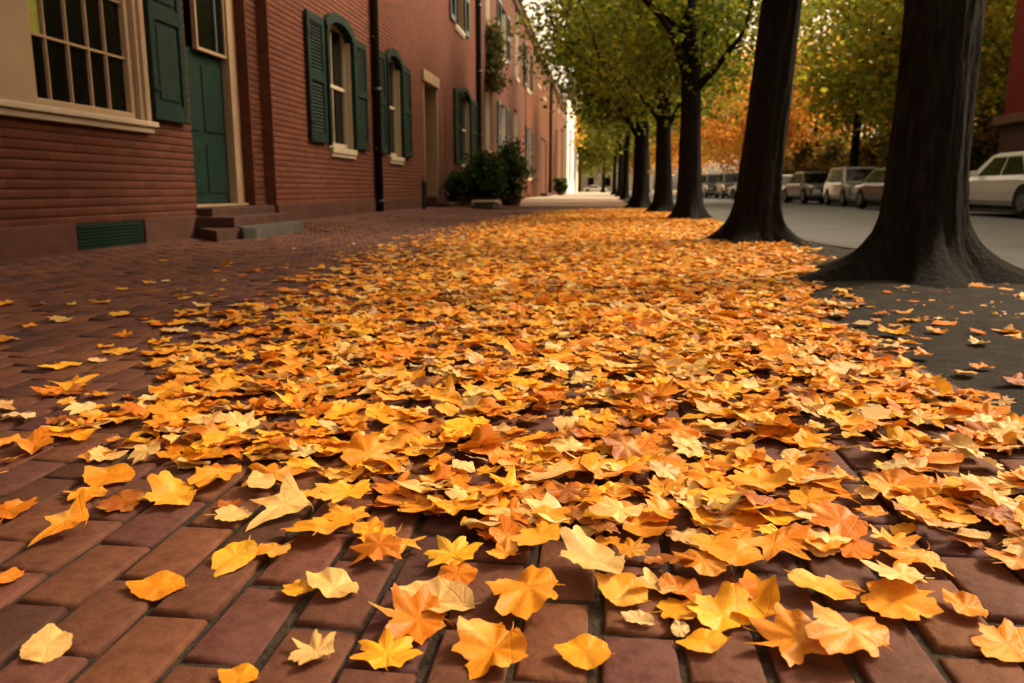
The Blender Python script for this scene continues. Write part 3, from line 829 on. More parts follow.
def make_tree(name, label, base, r0, trunk_px=None, fork_z=2.4, height=9.0, crown_r=3.6, crown_z0=2.3, cols=GREENS, seed=1, nclus=170, per=70, lsize=0.13,
              limbs_world=None, lean=(0, 0), sides=20, group=None, flare=1.0, spread=0.42, twigs=True, nlimb=6, squash=1.0):
    r = random.Random(seed); rn = np.random.default_rng(seed)
    root = thing(name, label, 'tree', base, group)
    top = Vector((lean[0] * height * 0.8, lean[1] * height * 0.8, height * 0.8))
    f = Vector((lean[0] * fork_z, lean[1] * fork_z, fork_z))
    path = [Vector((0, 0, 0)), Vector((lean[0] * 0.4, lean[1] * 0.4, 0.8)), f, f.lerp(top, 0.4) + Vector((r.uniform(-.15, .15), r.uniform(-.15, .15), 0)), top]
    radii = [r0 * 1.08, r0 * 1.0, r0 * 0.86, r0 * 0.5, r0 * 0.12]
    limbs = []; limb_pts = [Vector(p) for p in curve_pts(path[2:], 8)]
    if limbs_world:
        for lw, la in limbs_world:
            lp = curve_pts([Vector(p) - Vector(base) for p in lw], 8); limbs.append((lp, taper(len(lp), la, la * 0.22))); limb_pts += lp
    for k in range(nlimb):
        a = 2 * PI * k / nlimb + r.uniform(-.4, .4); u = r.uniform(0.05, 0.6)
        st = f.lerp(top, u); L = crown_r * r.uniform(0.6, 0.9) * (1 - 0.4 * u)
        en = st + Vector((math.cos(a) * L, math.sin(a) * L, L * r.uniform(0.5, 0.9)))
        mid = st.lerp(en, 0.5) + Vector((0, 0, L * 0.10))
        lp = curve_pts([st, mid, en], 6); ra = r0 * 0.34 * (1 - 0.5 * u)
        limbs.append((lp, taper(len(lp), ra, ra * 0.2))); limb_pts += lp
    # clusters fill an uneven ellipsoid
    cz = (crown_z0 + height) / 2; rz = (height - crown_z0) / 2
    C = []
    nph = [r.uniform(0, 6.28) for _ in range(4)]
    while len(C) < nclus:
        d = rn.normal(0, 1, 3); d /= np.linalg.norm(d); rad = rn.uniform(0.35, 1.0) ** 0.6
        an = math.atan2(d[1], d[0]); lump = 0.82 + 0.16 * math.sin(3 * an + nph[0] + d[2] * 2) + 0.12 * math.sin(5 * an + nph[1])
        p = np.array([d[0] * crown_r * rad * lump + lean[0] * cz, d[1] * crown_r * rad * lump * squash + lean[1] * cz, cz + d[2] * rz * rad * lump])
        if p[2] > crown_z0 - 0.2 + 0.5 * rn.random(): C.append(p)
    if twigs:
        for p in C[::2]:
            v = Vector(p); q = min(limb_pts, key=lambda w: (w - v).length + max(0, w.z - v.z) * 2)
            if (q - v).length < crown_r:
                mid = q.lerp(v, 0.5) + Vector((0, 0, 0.12)); limbs.append(([q, mid, v], [0.028, 0.018, 0.006]))
    tm = trunk_mesh(path, radii, [], seed, sides, flare)
    for lp, lr in limbs: tm.tube(lp, lr, 8 if lr[0] > 0.03 else 4, cap=False)
    t = tm.build('trunk', M_BARK, root, True)
    if limbs_world:
        extra = []
        for lw, la in limbs_world:
            lp = [np.array(Vector(p) - Vector(base)) for p in lw]
            for q in range(len(lp) - 1):
                for u in np.linspace(0.35, 1, 5):
                    extra.append(lp[q] * (1 - u) + lp[q + 1] * u + rn.normal(0, 0.4, 3) + np.array([0, 0, 0.1]))
        C = [c for c in C if not (c[1] < 0.4 and c[2] < 4.2 and abs(c[0]) < 1.9)]
        C += [e + np.array([0, 0.9, 0.1]) for e in extra if e[2] > crown_z0 - 0.2]
    link('crown', leaf_cloud(C, per, spread, lsize, cols, 'crown', seed), root, M_CROWN)
    return root

def base_of(px, py):
    p = gp(px, py); return (p.x, p.y, 0.0)
G1 = 'shade trees along the kerb'
b1 = base_of(916, 278); b2 = base_of(755, 243); b3 = base_of(688, 220); b4 = base_of(663, 212.5); b5 = base_of(640, 208.5)
def top_of(b, px, py):
    p = yp(px, py, b[1]); return p
def lean_for(b, px, py):
    p = yp(px, py, b[1]); return ((p.x - b[0]) / p.z, 0.0)
make_tree('shade_tree', 'thickest dark tree trunk with spreading roots in the bare earth', b1, 0.215, lean=lean_for(b1, 943, 0), fork_z=3.6, height=10.5, crown_r=4.2, crown_z0=3.1, seed=3, sides=110, group=G1, flare=1.9, nclus=150, per=60, lsize=0.16)
make_tree('shade_tree', 'dark leaning tree trunk second nearest, standing before the grey road', b2, 0.205, lean=lean_for(b2, 783, 0), fork_z=3.4, height=10.0, crown_r=4.0, crown_z0=2.9, seed=5, sides=80, group=G1, flare=1.3, nclus=150, per=60, lsize=0.16)
Y3 = b3[1]
L3 = [([yp(690, 100, Y3), yp(682, 62, Y3 - .2), yp(668, 28, Y3 - .5), yp(640, -4, Y3 - 1.0), yp(600, -30, Y3 - 1.6)], 0.10),
      ([yp(690, 95, Y3), yp(712, 72, Y3 - .1), yp(728, 52, Y3 - .3), yp(744, 30, Y3 - .4), yp(752, 0, Y3 - .4)], 0.085),
      ([yp(692, 96, Y3), yp(700, 60, Y3 + .4), yp(706, 30, Y3 + .8), yp(716, -10, Y3 + 1)], 0.08),
      ([yp(692, 70, Y3), yp(686, 25, Y3 + .5), yp(684, -20, Y3 + 1)], 0.06)]
make_tree('shade_tree', 'third kerb tree, forking low into three dark limbs under green leaves', b3, 0.20, lean=lean_for(b3, 692, 60), fork_z=2.1, height=9.5, crown_r=3.7, crown_z0=2.35, seed=8, sides=32, group=G1, limbs_world=L3, nclus=120, per=75, lsize=0.10)
Y4 = b4[1]
L4 = [([yp(664, 130, Y4), yp(658, 90, Y4 - .3), yp(650, 50, Y4 - .8), yp(640, 10, Y4 - 1.2)], 0.10),
      ([yp(666, 128, Y4), yp(678, 108, Y4), yp(690, 80, Y4), yp(700, 55, Y4)], 0.08),
      ([yp(662, 125, Y4), yp(640, 95, Y4 - .6), yp(622, 75, Y4 - 1.2), yp(600, 60, Y4 - 1.8)], 0.06)]
make_tree('shade_tree', 'slimmer kerb tree with a wavy trunk just beyond the low forked one', b4, 0.19, lean=lean_for(b4, 664, 60), fork_z=2.3, height=9.3, crown_r=3.8, crown_z0=2.4, seed=12, sides=24, group=G1, limbs_world=L4, nclus=120, per=75, lsize=0.105)
Y5 = b5[1]
L5 = [([yp(640, 140, Y5), yp(622, 112, Y5 - .5), yp(604, 98, Y5 - 1), yp(584, 94, Y5 - 1.5)], 0.10),
      ([yp(641, 130, Y5), yp(626, 92, Y5 - .5), yp(606, 65, Y5 - 1), yp(585, 45, Y5 - 1.5)], 0.09),
      ([yp(642, 120, Y5), yp(648, 80, Y5), yp(646, 40, Y5), yp(640, 0, Y5)], 0.10),
      ([yp(630, 104, Y5 - .5), yp(606, 76, Y5 - 1.5), yp(582, 60, Y5 - 2), yp(560, 40, Y5 - 2.4)], 0.06)]
make_tree('shade_tree', 'straight kerb tree whose low limbs reach across the pavement to the houses', b5, 0.21, lean=(0.0, 0), fork_z=2.6, height=9.3, crown_r=4.0, crown_z0=2.45, seed=21, sides=24, group=G1, limbs_world=L5, nclus=120, per=75, lsize=0.11)
# further ones up the street share two shapes
protoF = make_tree('shade_tree', 'slender dark street tree farther up the kerb, first behind the straight one', (1.35, 27.5, 0), 0.17, fork_z=2.6, height=9.5, crown_r=4.0, crown_z0=2.2, seed=31, sides=16, group=G1, nclus=110, per=50, lsize=0.2, spread=0.5)
far_labels = ['slender street tree half hidden behind the straight kerb tree', 'small far street tree near the pale end of the pavement', 'tiny distant street tree before the cross street', 'tiny most distant street tree at the end of the kerb row']
for (x, y, rz, s), lb in zip([(1.5, 34, 1.1, 1.0), (1.35, 44, 2.3, 1.05), (1.4, 58, 0.4, 1.1), (1.35, 78, 3.5, 1.1)], far_labels):
    o = copy_thing(protoF); o.location = (x, y, 0); o.rotation_euler.z = rz; o.scale = (s, s, s); o['label'] = lb
# house side and end of street
ES = thing
t = make_tree('broad_tree', 'dark green tree beside the white house at the end of the pavement', (-3.6, 146, 0), 0.22, fork_z=2.5, height=11, crown_r=5.5, crown_z0=2.4, cols=GREENS, seed=41, sides=12, nclus=150, per=60, lsize=0.34, spread=0.7, group='trees closing the street')
for (x, y, rz, s, lb) in [(0.5, 128, 2, 1.2, 'olive tree closing the far end of the pavement'), (-6, 172, 1, 1.5, 'large olive tree across the cross street, behind the white house'), (8, 178, 3, 1.6, 'large olive tree across the cross street, beyond the road')]:
    o = copy_thing(t); o.location = (x, y, 0); o.rotation_euler.z = rz; o.scale = (s, s, s); o['label'] = lb

# opposite side of the road
G2 = 'autumn trees across the road'
tO = make_tree('autumn_tree', 'orange autumn tree above the dark cars beside the third trunk', (11.8, 66, 0), 0.2, fork_z=2.4, height=12, crown_r=5.2, crown_z0=1.5, cols=ORANGES, seed=51, sides=12, nclus=120, per=60, lsize=0.30, spread=0.62, group=G2, twigs=False)
for (x, y, rz, s, lb) in [(14.5, 58, 2, 1.0, 'glowing orange tree between the leaning trunk and the third trunk'), (13, 78, 1, 1.15, 'tall orange tree farther up the road behind the dark cars'), (10.5, 98, 4, 1.2, 'distant orange tree seen between the kerb trunks'), (18, 84, 3, 1.3, 'broad orange tree behind the roadside trees'), (7.5, 130, 5, 1.4, 'most distant orange tree above the end of the road'), (-8, 118, 2, 1.25, 'orange tree rising over the brown house roof'), (17, 47, 2.6, 0.9, 'golden tree to the right of the leaning trunk')]:
    o = copy_thing(tO); o.location = (x, y, 0); o.rotation_euler.z = rz; o.scale = (s, s, s); o['label'] = lb
tG = make_tree('roadside_tree', 'green roadside tree with a straight dark trunk above the parked cars', (11.4, 38.5, 0), 0.20, fork_z=4.2, height=11, crown_r=3.9, crown_z0=2.3, cols=YELGR, seed=61, sides=14, nclus=120, per=70, lsize=0.22, spread=0.6, group='green trees across the road')
for (x, y, rz, s, lb) in [(11.9, 33.5, 2, 1.0, 'dense olive tree behind the big trunk across the road'), (14.8, 37, 4, 1.0, 'dark green tree behind the roadside trees, nearest the red building'), (16.5, 33, 1, 1.1, 'shaded green tree set back behind the parked cars'), (17.5, 40, 3, 0.9, 'yellow green tree set back above the small white sedan')]:
    o = copy_thing(tG); o.location = (x, y, 0); o.rotation_euler.z = rz; o.scale = (s, s, s); o['label'] = lb
# dark hedge behind the cars
def hedge(name, label, x0, x1, y0, y1, h, cols, n, seed, per=60, size=0.16, cat='hedge'):
    r = np.random.default_rng(seed)
    C = np.stack([r.uniform(x0, x1, n), r.uniform(y0, y1, n), r.uniform(0.15, 1, n) ** 0.8 * h], 1)
    C[:, 2] *= 0.85 + 0.2 * np.sin(C[:, 1] * 0.9)
    o = link(name, leaf_cloud(C, per, 0.32, size, cols, name, seed), None, M_CROWN)
    tag(o, label, cat); return o
hedge('hedge', 'dark overgrown hedge behind the parked cars across the road', 13.4, 15.0, 29.4, 66, 3.4, DEEP, 360, 71, 60, 0.24)

# ------------------------------------------------------------------ deep red building opposite
hR = thing('brick_building', 'deep red brick building with a brown ground floor across the road', 'building', (13.6, 15, 0))
def red_building():
    Xf = 13.2; y0, y1, zt = -14.0, 28.9, 8.6
    m = MB(); m.box(Xf, Xf + 8, y0, y1, 2.9, zt); m.build('wall', MB_WALL_R, hR)
    m = MB(); m.box(Xf - 0.05, Xf + 8, y0, y1 + .02, 0, 2.6)
    y = y0 + 0.5
    while y < y1 - 1:
        m.box(Xf - 0.14, Xf - 0.049, y, y + 0.35, 0, 2.6, 0.02); y += 3.1
    m.build('ground_floor', paint('brown_render', (0.085, 0.04, 0.026, 1), 0.8), hR)
    m = MB(); m.box(Xf - 0.3, Xf + 8.1, y0 - 0.1, y1 + 0.1, 2.603, 2.897, 0.03); m.build('string_course', M_CORN, hR)
    m = MB(); m.box(Xf - 0.3, Xf + 8.2, y0 - 0.1, y1 + 0.2, zt + .003, zt + 0.4, 0.05); m.build('cornice', M_CORN, hR)
    y = y0 + 1.2
    while y < y1 - 3.2:
        for z in (3.6, 6.2):
            m = MB(); m.box(Xf - 0.04, Xf - .003, y, y + 1.1, z, z + 1.9); w = m.build('window', M_CREAM, hR)
            m = MB(); m.box(Xf - 0.048, Xf - 0.0405, y + .08, y + 1.02, z + .08, z + .92); m.box(Xf - 0.048, Xf - 0.0405, y + .08, y + 1.02, z + .99, z + 1.82); m.build('pane', M_GLASS, w)
        y += 3.1
red_building(); adopt(hR)
# building at the very end of the street
hZ = thing('white_building', 'pale low building closing the view at the end of the street', 'building', (2, 190, 0))
m = MB(); m.box(-8, 12, 190, 198, 0, 7.5); m.build('wall', M_WHITE, hZ)
m = MB(); m.box(-8.4, 12.4, 189.6, 198.4, 7.503, 8.2, 0.05); m.build('roof', M_ROOF, hZ)
for k in range(5):
    for z in (1.2, 4.4):
        m = MB(); m.box(-6.6 + k * 3.8, -5.2 + k * 3.8, 189.94, 189.99, z, z + 2); m.build('window', M_GLASS, hZ)
adopt(hZ)

# ------------------------------------------------------------------ parked cars
def paintcar(name, c, metal=0.0):
    m = Mat(name, 0.28, 0.5); m.color(c); m.b.inputs['Coat Weight'].default_value = 0.5
    v = m.coords(); m.bump(m.noise(v, 6, 2), 0.02, 0.01); return m.m
M_TYRE = paint('tyre_rubber', (0.012, 0.012, 0.012, 1), 0.85, 0.2, 20)
M_RIM = paint('wheel_metal', (0.10, 0.10, 0.10, 1), 0.35, 0.2, 10)
M_CHROME = paint('bumper_metal', (0.30, 0.30, 0.29, 1), 0.3, 0.2, 10)
M_LAMPR = paint('red_lens', (0.25, 0.012, 0.008, 1), 0.25, 0.2, 10)
M_LAMPW = paint('clear_lens', (0.6, 0.58, 0.5, 1), 0.2, 0.1, 10)
M_UNDER = paint('car_underside', (0.015, 0.015, 0.015, 1), 0.8, 0.2, 10)
M_PLATE = paint('number_plate', (0.45, 0.42, 0.34, 1), 0.5, 0.1, 10)
CARS = {   # stations: (y along the car 0..L, belt height, half width)   greenhouse: base y0,y1, roof y0,y1, roof z
    'sedan': dict(L=4.5, W=0.86, st=[(0, .62, .74), (.10, .70, .81), (.9, .80, .85), (1.25, .85, .86), (3.35, .86, .86), (3.55, .84, .86), (4.38, .78, .81), (4.5, .66, .74)], gh=(1.05, 3.85, 1.75, 3.15, 1.32), wy=(0.85, 3.6), r=0.31),
    'suv': dict(L=4.5, W=0.90, st=[(0, .75, .78), (.08, .92, .86), (.9, 1.02, .89), (1.2, 1.05, .90), (4.3, 1.06, .89), (4.44, .98, .86), (4.5, .75, .80)], gh=(1.1, 4.42, 1.75, 4.15, 1.72), wy=(0.85, 3.6), r=0.36),
    'van': dict(L=4.8, W=0.92, st=[(0, .75, .78), (.08, .90, .86), (.6, 1.04, .90), (.9, 1.10, .92), (4.6, 1.12, .91), (4.74, 1.0, .88), (4.8, .75, .82)], gh=(0.75, 4.72, 1.4, 4.5, 1.9), wy=(0.85, 3.75), r=0.34),
}
def make_car(kind, label, mat, x, y, rz, group='cars parked across the road', sc=1.0):
    S = CARS[kind]; L, W = S['L'], S['W']
    root = thing('parked_car', label, 'car', (x, y, -0.07), group, rz); root.scale = (sc, sc, sc)
    def cy(v): return v - L / 2
    m = MB(); rings = []
    for (s, hb, w) in S['st']:
        ring = [(-w * 0.90, .24), (-w * 0.985, .34), (-w, .52), (-w * 0.985, hb - .10), (-w * 0.93, hb - .015), (-w * 0.80, hb + .01)]
        ring = ring + [(-a, b) for a, b in ring[::-1]]
        rings.append([(a, cy(s), b) for a, b in ring])
    n = len(rings[0]); i0 = len(m.v)
    for rg in rings: m.v += rg
    for k in range(len(rings) - 1):
        for j in range(n):
            a = i0 + k * n + j; b = i0 + k * n + (j + 1) % n; m.f.append((a, b, b + n, a + n))
    m.f.append(tuple(range(i0, i0 + n))); m.f.append(tuple(i0 + (len(rings) - 1) * n + j for j in range(n)))
    # greenhouse: pillars and roof as painted shell
    g0, g1, r0, r1, rz_ = S['gh']; wb = W * 0.93; wr = W * 0.74
    hb = np.interp([g0, g1], [s[0] for s in S['st']], [s[1] for s in S['st']])
    bl = [(-wb, cy(g0), hb[0] - .02), (wb, cy(g0), hb[0] - .02), (wb, cy(g1), hb[1] - .02), (-wb, cy(g1), hb[1] - .02)]
    rl = [(-wr, cy(r0), rz_ - .05), (wr, cy(r0), rz_ - .05), (wr, cy(r1), rz_ - .05), (-wr, cy(r1), rz_ - .05)]
    tl = [(-wr * .86, cy(r0) + .12, rz_), (wr * .86, cy(r0) + .12, rz_), (wr * .86, cy(r1) - .10, rz_), (-wr * .86, cy(r1) - .10, rz_)]
    i = len(m.v); m.v += bl + rl + tl
    for b0 in (0, 4):
        for j in range(4):
            k = (j + 1) % 4; m.f.append((i + b0 + j, i + b0 + k, i + b0 + 4 + k, i + b0 + 4 + j))
    m.f.append((i + 8, i + 9, i + 10, i + 11))
    body = m.build('body', mat, root)
    # glass a few millimetres proud of the shell
    def lerp(a, b, u): return Vector(a).lerp(Vector(b), u)
    def pane(name, A, B, C, D, u0, u1, v0, v1):
        """A-B bottom edge, D-C top edge"""
        nrm = (Vector(B) - Vector(A)).cross(Vector(D) - Vector(A)).normalized()
        cen = Vector((0, 0, 0.8))
        if nrm.dot(Vector(A) - cen) < 0: nrm = -nrm
        def P(u, v): return lerp(lerp(A, B, u), lerp(D, C, u), v) + nrm * 0.008
        q = MB(); a, b, c, d = P(u0, v0), P(u1, v0), P(u1, v1), P(u0, v1)
        q.quad(a, b, c, d); q.build(name, M_GLASS, body)
    pane('windscreen', bl[0], bl[1], rl[1], rl[0], .06, .94, .10, .93)
    pane('rear_window', bl[2], bl[3], rl[3], rl[2], .08, .92, .14, .92)
    for A, B, C, D in ((bl[0], bl[3], rl[3], rl[0]), (bl[1], bl[2], rl[2], rl[1])):
        pane('side_window', A, B, C, D, .13, .50, .12, .90); pane('side_window', A, B, C, D, .53, .88, .12, .90)
    # wheels, dark arches
    for sy in S['wy']:
        for sx in (-1, 1):
            w = MB(); r = S['r']; prof = [(0.0, r * .55), (0.02, r * .62), (0.02, r * .93), (0.05, r), (0.16, r), (0.19, r * .93), (0.19, r * .6)]
            xs = sx * (W + 0.01); i = len(w.v)
            for dx, rr in prof:
                for j in range(20):
                    a = 2 * PI * j / 20; w.v.append((xs - sx * dx, cy(sy) + rr * math.cos(a), r + rr * math.sin(a)))
            for k in range(len(prof) - 1):
                for j in range(20):
                    a = i + k * 20 + j; b = i + k * 20 + (j + 1) % 20; w.f.append((a, b, b + 20, a + 20))
            wh = w.build('wheel', M_TYRE, root, True)
            q = MB(); q.tube([(xs - sx * .0, cy(sy), r), (xs - sx * .06, cy(sy), r)], [r * .56, r * .60], 20)
            q.tube([(xs + sx * .012, cy(sy), r), (xs - sx * .02, cy(sy), r)], [r * .15, r * .2], 12); q.build('rim', M_RIM, wh)
            a = MB(); ra = S['r'] * 1.18; poly = [(cy(sy) + ra * math.cos(t), max(0.22, S['r'] + ra * math.sin(t))) for t in np.linspace(-0.3, PI + 0.3, 18)]
            a.prism(poly, sx * (W * 0.86), sx * (W + 0.004), 'x'); a.build('wheel_arch', M_UNDER, root)
    u = MB(); u.box(-W * .86, W * .86, cy(0.15), cy(L - 0.15), 0.16, 0.26); u.build('underside', M_UNDER, root)
    for e, lens, s in ((0, M_LAMPW, -1), (L, M_LAMPR, 1)):
        hh = S['st'][0][1]; yy = cy(e)
        for sx in (-1, 1):
            q = MB(); q.box(sx * W * .66 - .14, sx * W * .66 + .14, yy + (s * .03 if s > 0 else -.035), yy + (s * .0 if s > 0 else 0.02), hh - .17, hh - .03, .012)
            q.build('headlight' if e == 0 else 'tail_light', lens, root)
        q = MB(); q.box(-W * .88, W * .88, yy - .07, yy + .07, .34, .47, .025); q.build('bumper', M_CHROME, root)
        q = MB(); q.box(-.16, .16, yy + s * .085 - .008, yy + s * .085 + .008, .38, .49, .004); q.build('number_plate', M_PLATE, root)
        if e == 0:
            q = MB(); q.box(-.36, .36, yy - .03, yy + .02, hh - .16, hh - .04, .01); q.build('grille', M_UNDER, root)
    for sx in (-1, 1):
        q = MB(); q.box(sx * (W + .03) - .07, sx * (W + .03) + .07, cy(g0 + .42), cy(g0 + .52), hb[0] + .02, hb[0] + .14, .02); q.build('wing_mirror', mat, root)
    return root
CW = paintcar('white_car_paint', (0.66, 0.65, 0.60, 1)); CB = paintcar('brown_car_paint', (0.07, 0.032, 0.02, 1)); CS = paintcar('silver_car_paint', (0.15, 0.15, 0.14, 1))
CD = paintcar('dark_car_paint', (0.018, 0.022, 0.022, 1)); CT = paintcar('tan_car_paint', (0.11, 0.075, 0.045, 1)); CN = paintcar('blue_car_paint', (0.05, 0.08, 0.16, 1)); CG = paintcar('grey_car_paint', (0.045, 0.05, 0.047, 1))
make_car('sedan', 'white sedan parked to the right of the big tree trunk', CW, 9.7, 19.5, PI, sc=1.08)
make_car('sedan', 'reddish brown car half hidden behind the big tree trunk', CB, 9.0, 25.4, 0.03, sc=.95)
make_car('suv', 'pale grey car with a bright windscreen behind the brown car', CS, 9.3, 31.0, -0.03, sc=.82)
make_car('sedan', 'dark grey car between the two pale parked cars', CG, 9.2, 36.4, 0.04, sc=1.02)
make_car('sedan', 'tan car with a pale bonnet beside the small white sedan', CT, 9.2, 42.4, 0.02, sc=1.0)
make_car('sedan', 'small white sedan beside the leaning trunk', CW, 9.1, 49.0, 0.3, sc=.95)
make_car('suv', 'black car with round bright lamps in front of the orange trees', CD, 9.0, 57.0, 0)
make_car('suv', 'dark car parked behind the black one before the orange trees', CD, 8.6, 62.5, 0)
make_car('sedan', 'blue car beside the third tree trunk', CN, 8.4, 67.5, 0)
make_car('van', 'grey van beyond the blue car', CG, 8.4, 74.0, 0)
make_car('sedan', 'white car crossing the pale end of the street', CW, -1.0, 157, PI / 2, None)

# ------------------------------------------------------------------ small street things
p = gp(424.5, 213)
post = thing('iron_post', 'short dark iron post beside the doorstep of the second house', 'post', (p.x, p.y, 0))
m = MB(); zt = 0.55 + (189 - 181) / 800 * p.y
m.tube([(0, 0, 0), (0, 0, zt - .03), (0, 0, zt), (0, 0, zt + .01)], [0.055, 0.05, 0.045, 0.015], 14); m.tube([(0, 0, zt * .85), (0, 0, zt * .85 + .03)], 0.065, 14)
m.build('shaft', M_BLACK, post); m = MB(); m.tube([(0, 0, -0.02), (0, 0, 0.05)], [0.09, 0.075], 14); m.build('base', M_BLACK, post)

def bush(label, px0, px1, pyt, pyb, seed, n, group=None, pot=True, potr=0.26, size=0.10, depth=None):
    b = gp((px0 + px1) / 2, pyb); Y = depth or b.y
    xl = (px0 - 600) / 800 * Y; xr = (px1 - 600) / 800 * Y; zt = 0.55 + (189 - pyt) / 800 * Y
    root = thing('potted_bush', label, 'bush', ((xl + xr) / 2, Y, 0.05), group)
    r = np.random.default_rng(seed); C = []
    hw = (xr - xl) / 2
    while len(C) < n:
        q = r.uniform(-1, 1, 3)
        if (q ** 2).sum() < 1: C.append((q[0] * hw, q[1] * hw * 1.3, 0.16 + (q[2] + 1) / 2 * (zt - 0.16) * r.uniform(0.8, 1.08)))
    link('foliage', leaf_cloud(C, 70, hw * 0.26, size, [(0.02, 0.05, 0.014), (0.04, 0.085, 0.02), (0.07, 0.12, 0.028), (0.11, 0.15, 0.035)], 'foliage', seed), root, M_CROWN)
    if pot:
        m = MB(); m.tube([(0, 0, -.03), (0, 0, .02), (0, 0, .22), (0, 0, .225), (0, 0, .28)], [potr * .72, potr * .75, potr * .95, potr * 1.08, potr * 1.08], 18); m.build('pot', M_TERRA, root)
    st = MB()
    for k in range(7):
        c = Vector(C[k * 3]); st.tube([(0, 0, .3), c * 0.5 + Vector((0, 0, .2)), c], [.022, .015, .006], 5)
    st.build('stem', M_BARK, root)
    return root
GB = 'potted bushes along the house fronts'
bush('dark leafy bush in a round pot close to the third arched window', 449, 477, 172, 209, 81, 24, GB, depth=22.5)
bush('tall dark green bush in a pot, largest of the cluster', 467, 504, 156, 210, 82, 50, GB, depth=23.0)
bush('dark green potted bush nearest the orange house', 495, 530, 146, 207, 83, 50, GB, depth=26.5, potr=0.4)
bush('small green bush in front of the brown house', 556, 567, 178, 194, 84, 20, GB, depth=70, potr=0.35, size=0.2)
tr = thing('planter_trough', 'low white stone trough at the foot of the potted bushes', 'planter', ((488 - 600) / 800 * 21.6, 21.6, 0.03))
m = MB(); m.box(-.26, .26, -.5, .5, 0.0, 0.17, .02); m.build('body', M_STONE, tr)
m = MB(); m.box(-.32, .32, -.56, .56, .172, .225, .015); m.build('rim', M_SILL, tr)
# ivy hanging on the wall of the third house
r = np.random.default_rng(90); Cv = []
ya, yb_, za, zb = wbox(484, 492, 25, 92, LATB)
for k in range(46):
    Cv.append((XB + 0.14 + r.uniform(-.05, .1), r.uniform(ya + .2, yb_), r.uniform(za + .2, zb - .1)))
iv = link('ivy', leaf_cloud(Cv, 60, 0.2, 0.13, [(0.03, 0.045, 0.01), (0.06, 0.065, 0.012), (0.12, 0.08, 0.02)], 'ivy', 91), None, M_CROWN)
tag(iv, 'brown green ivy climbing the wall beside the downpipe', 'ivy')

# ------------------------------------------------------------------ fallen leaves
def outline(half):
    pts = [(x, y) for x, y in half]
    return pts + [(-x, y) for x, y in pts[::-1] if x > 1e-6]
SH = {
 'five lobed': outline([(0, 1.05), (.10, .86), (.20, .62), (.17, .50), (.36, .58), (.52, .62), (.72, .60), (.62, .46), (.66, .34), (.50, .22), (.60, .14), (.80, .04), (.92, -.10), (.70, -.16), (.58, -.30), (.42, -.36), (.30, -.52), (.12, -.46), (0, -.42)]),
 'broad lobed': outline([(0, .95), (.16, .78), (.34, .70), (.30, .56), (.50, .58), (.74, .66), (.80, .50), (.72, .34), (.90, .20), (1.0, .0), (.80, -.10), (.76, -.28), (.60, -.40), (.42, -.52), (.22, -.60), (.08, -.52), (0, -.46)]),
 'oval': outline([(0, 1.0), (.16, .86), (.34, .66), (.44, .58), (.54, .40), (.64, .24), (.66, .06), (.66, -.12), (.60, -.28), (.50, -.44), (.36, -.56), (.20, -.66), (0, -.72)]),
 'three lobed': outline([(0, 1.0), (.14, .74), (.20, .44), (.30, .30), (.52, .40), (.78, .48), (1.02, .44), (.86, .24), (.66, .02), (.46, -.18), (.34, -.40), (.20, -.60), (.08, -.72), (0, -.76)]),
 'notched': outline([(0, .62), (.14, .78), (.34, .92), (.46, .70), (.50, .44), (.66, .40), (.88, .36), (.80, .14), (.72, -.06), (.62, -.30), (.44, -.46), (.22, -.56), (0, -.50)]),
}
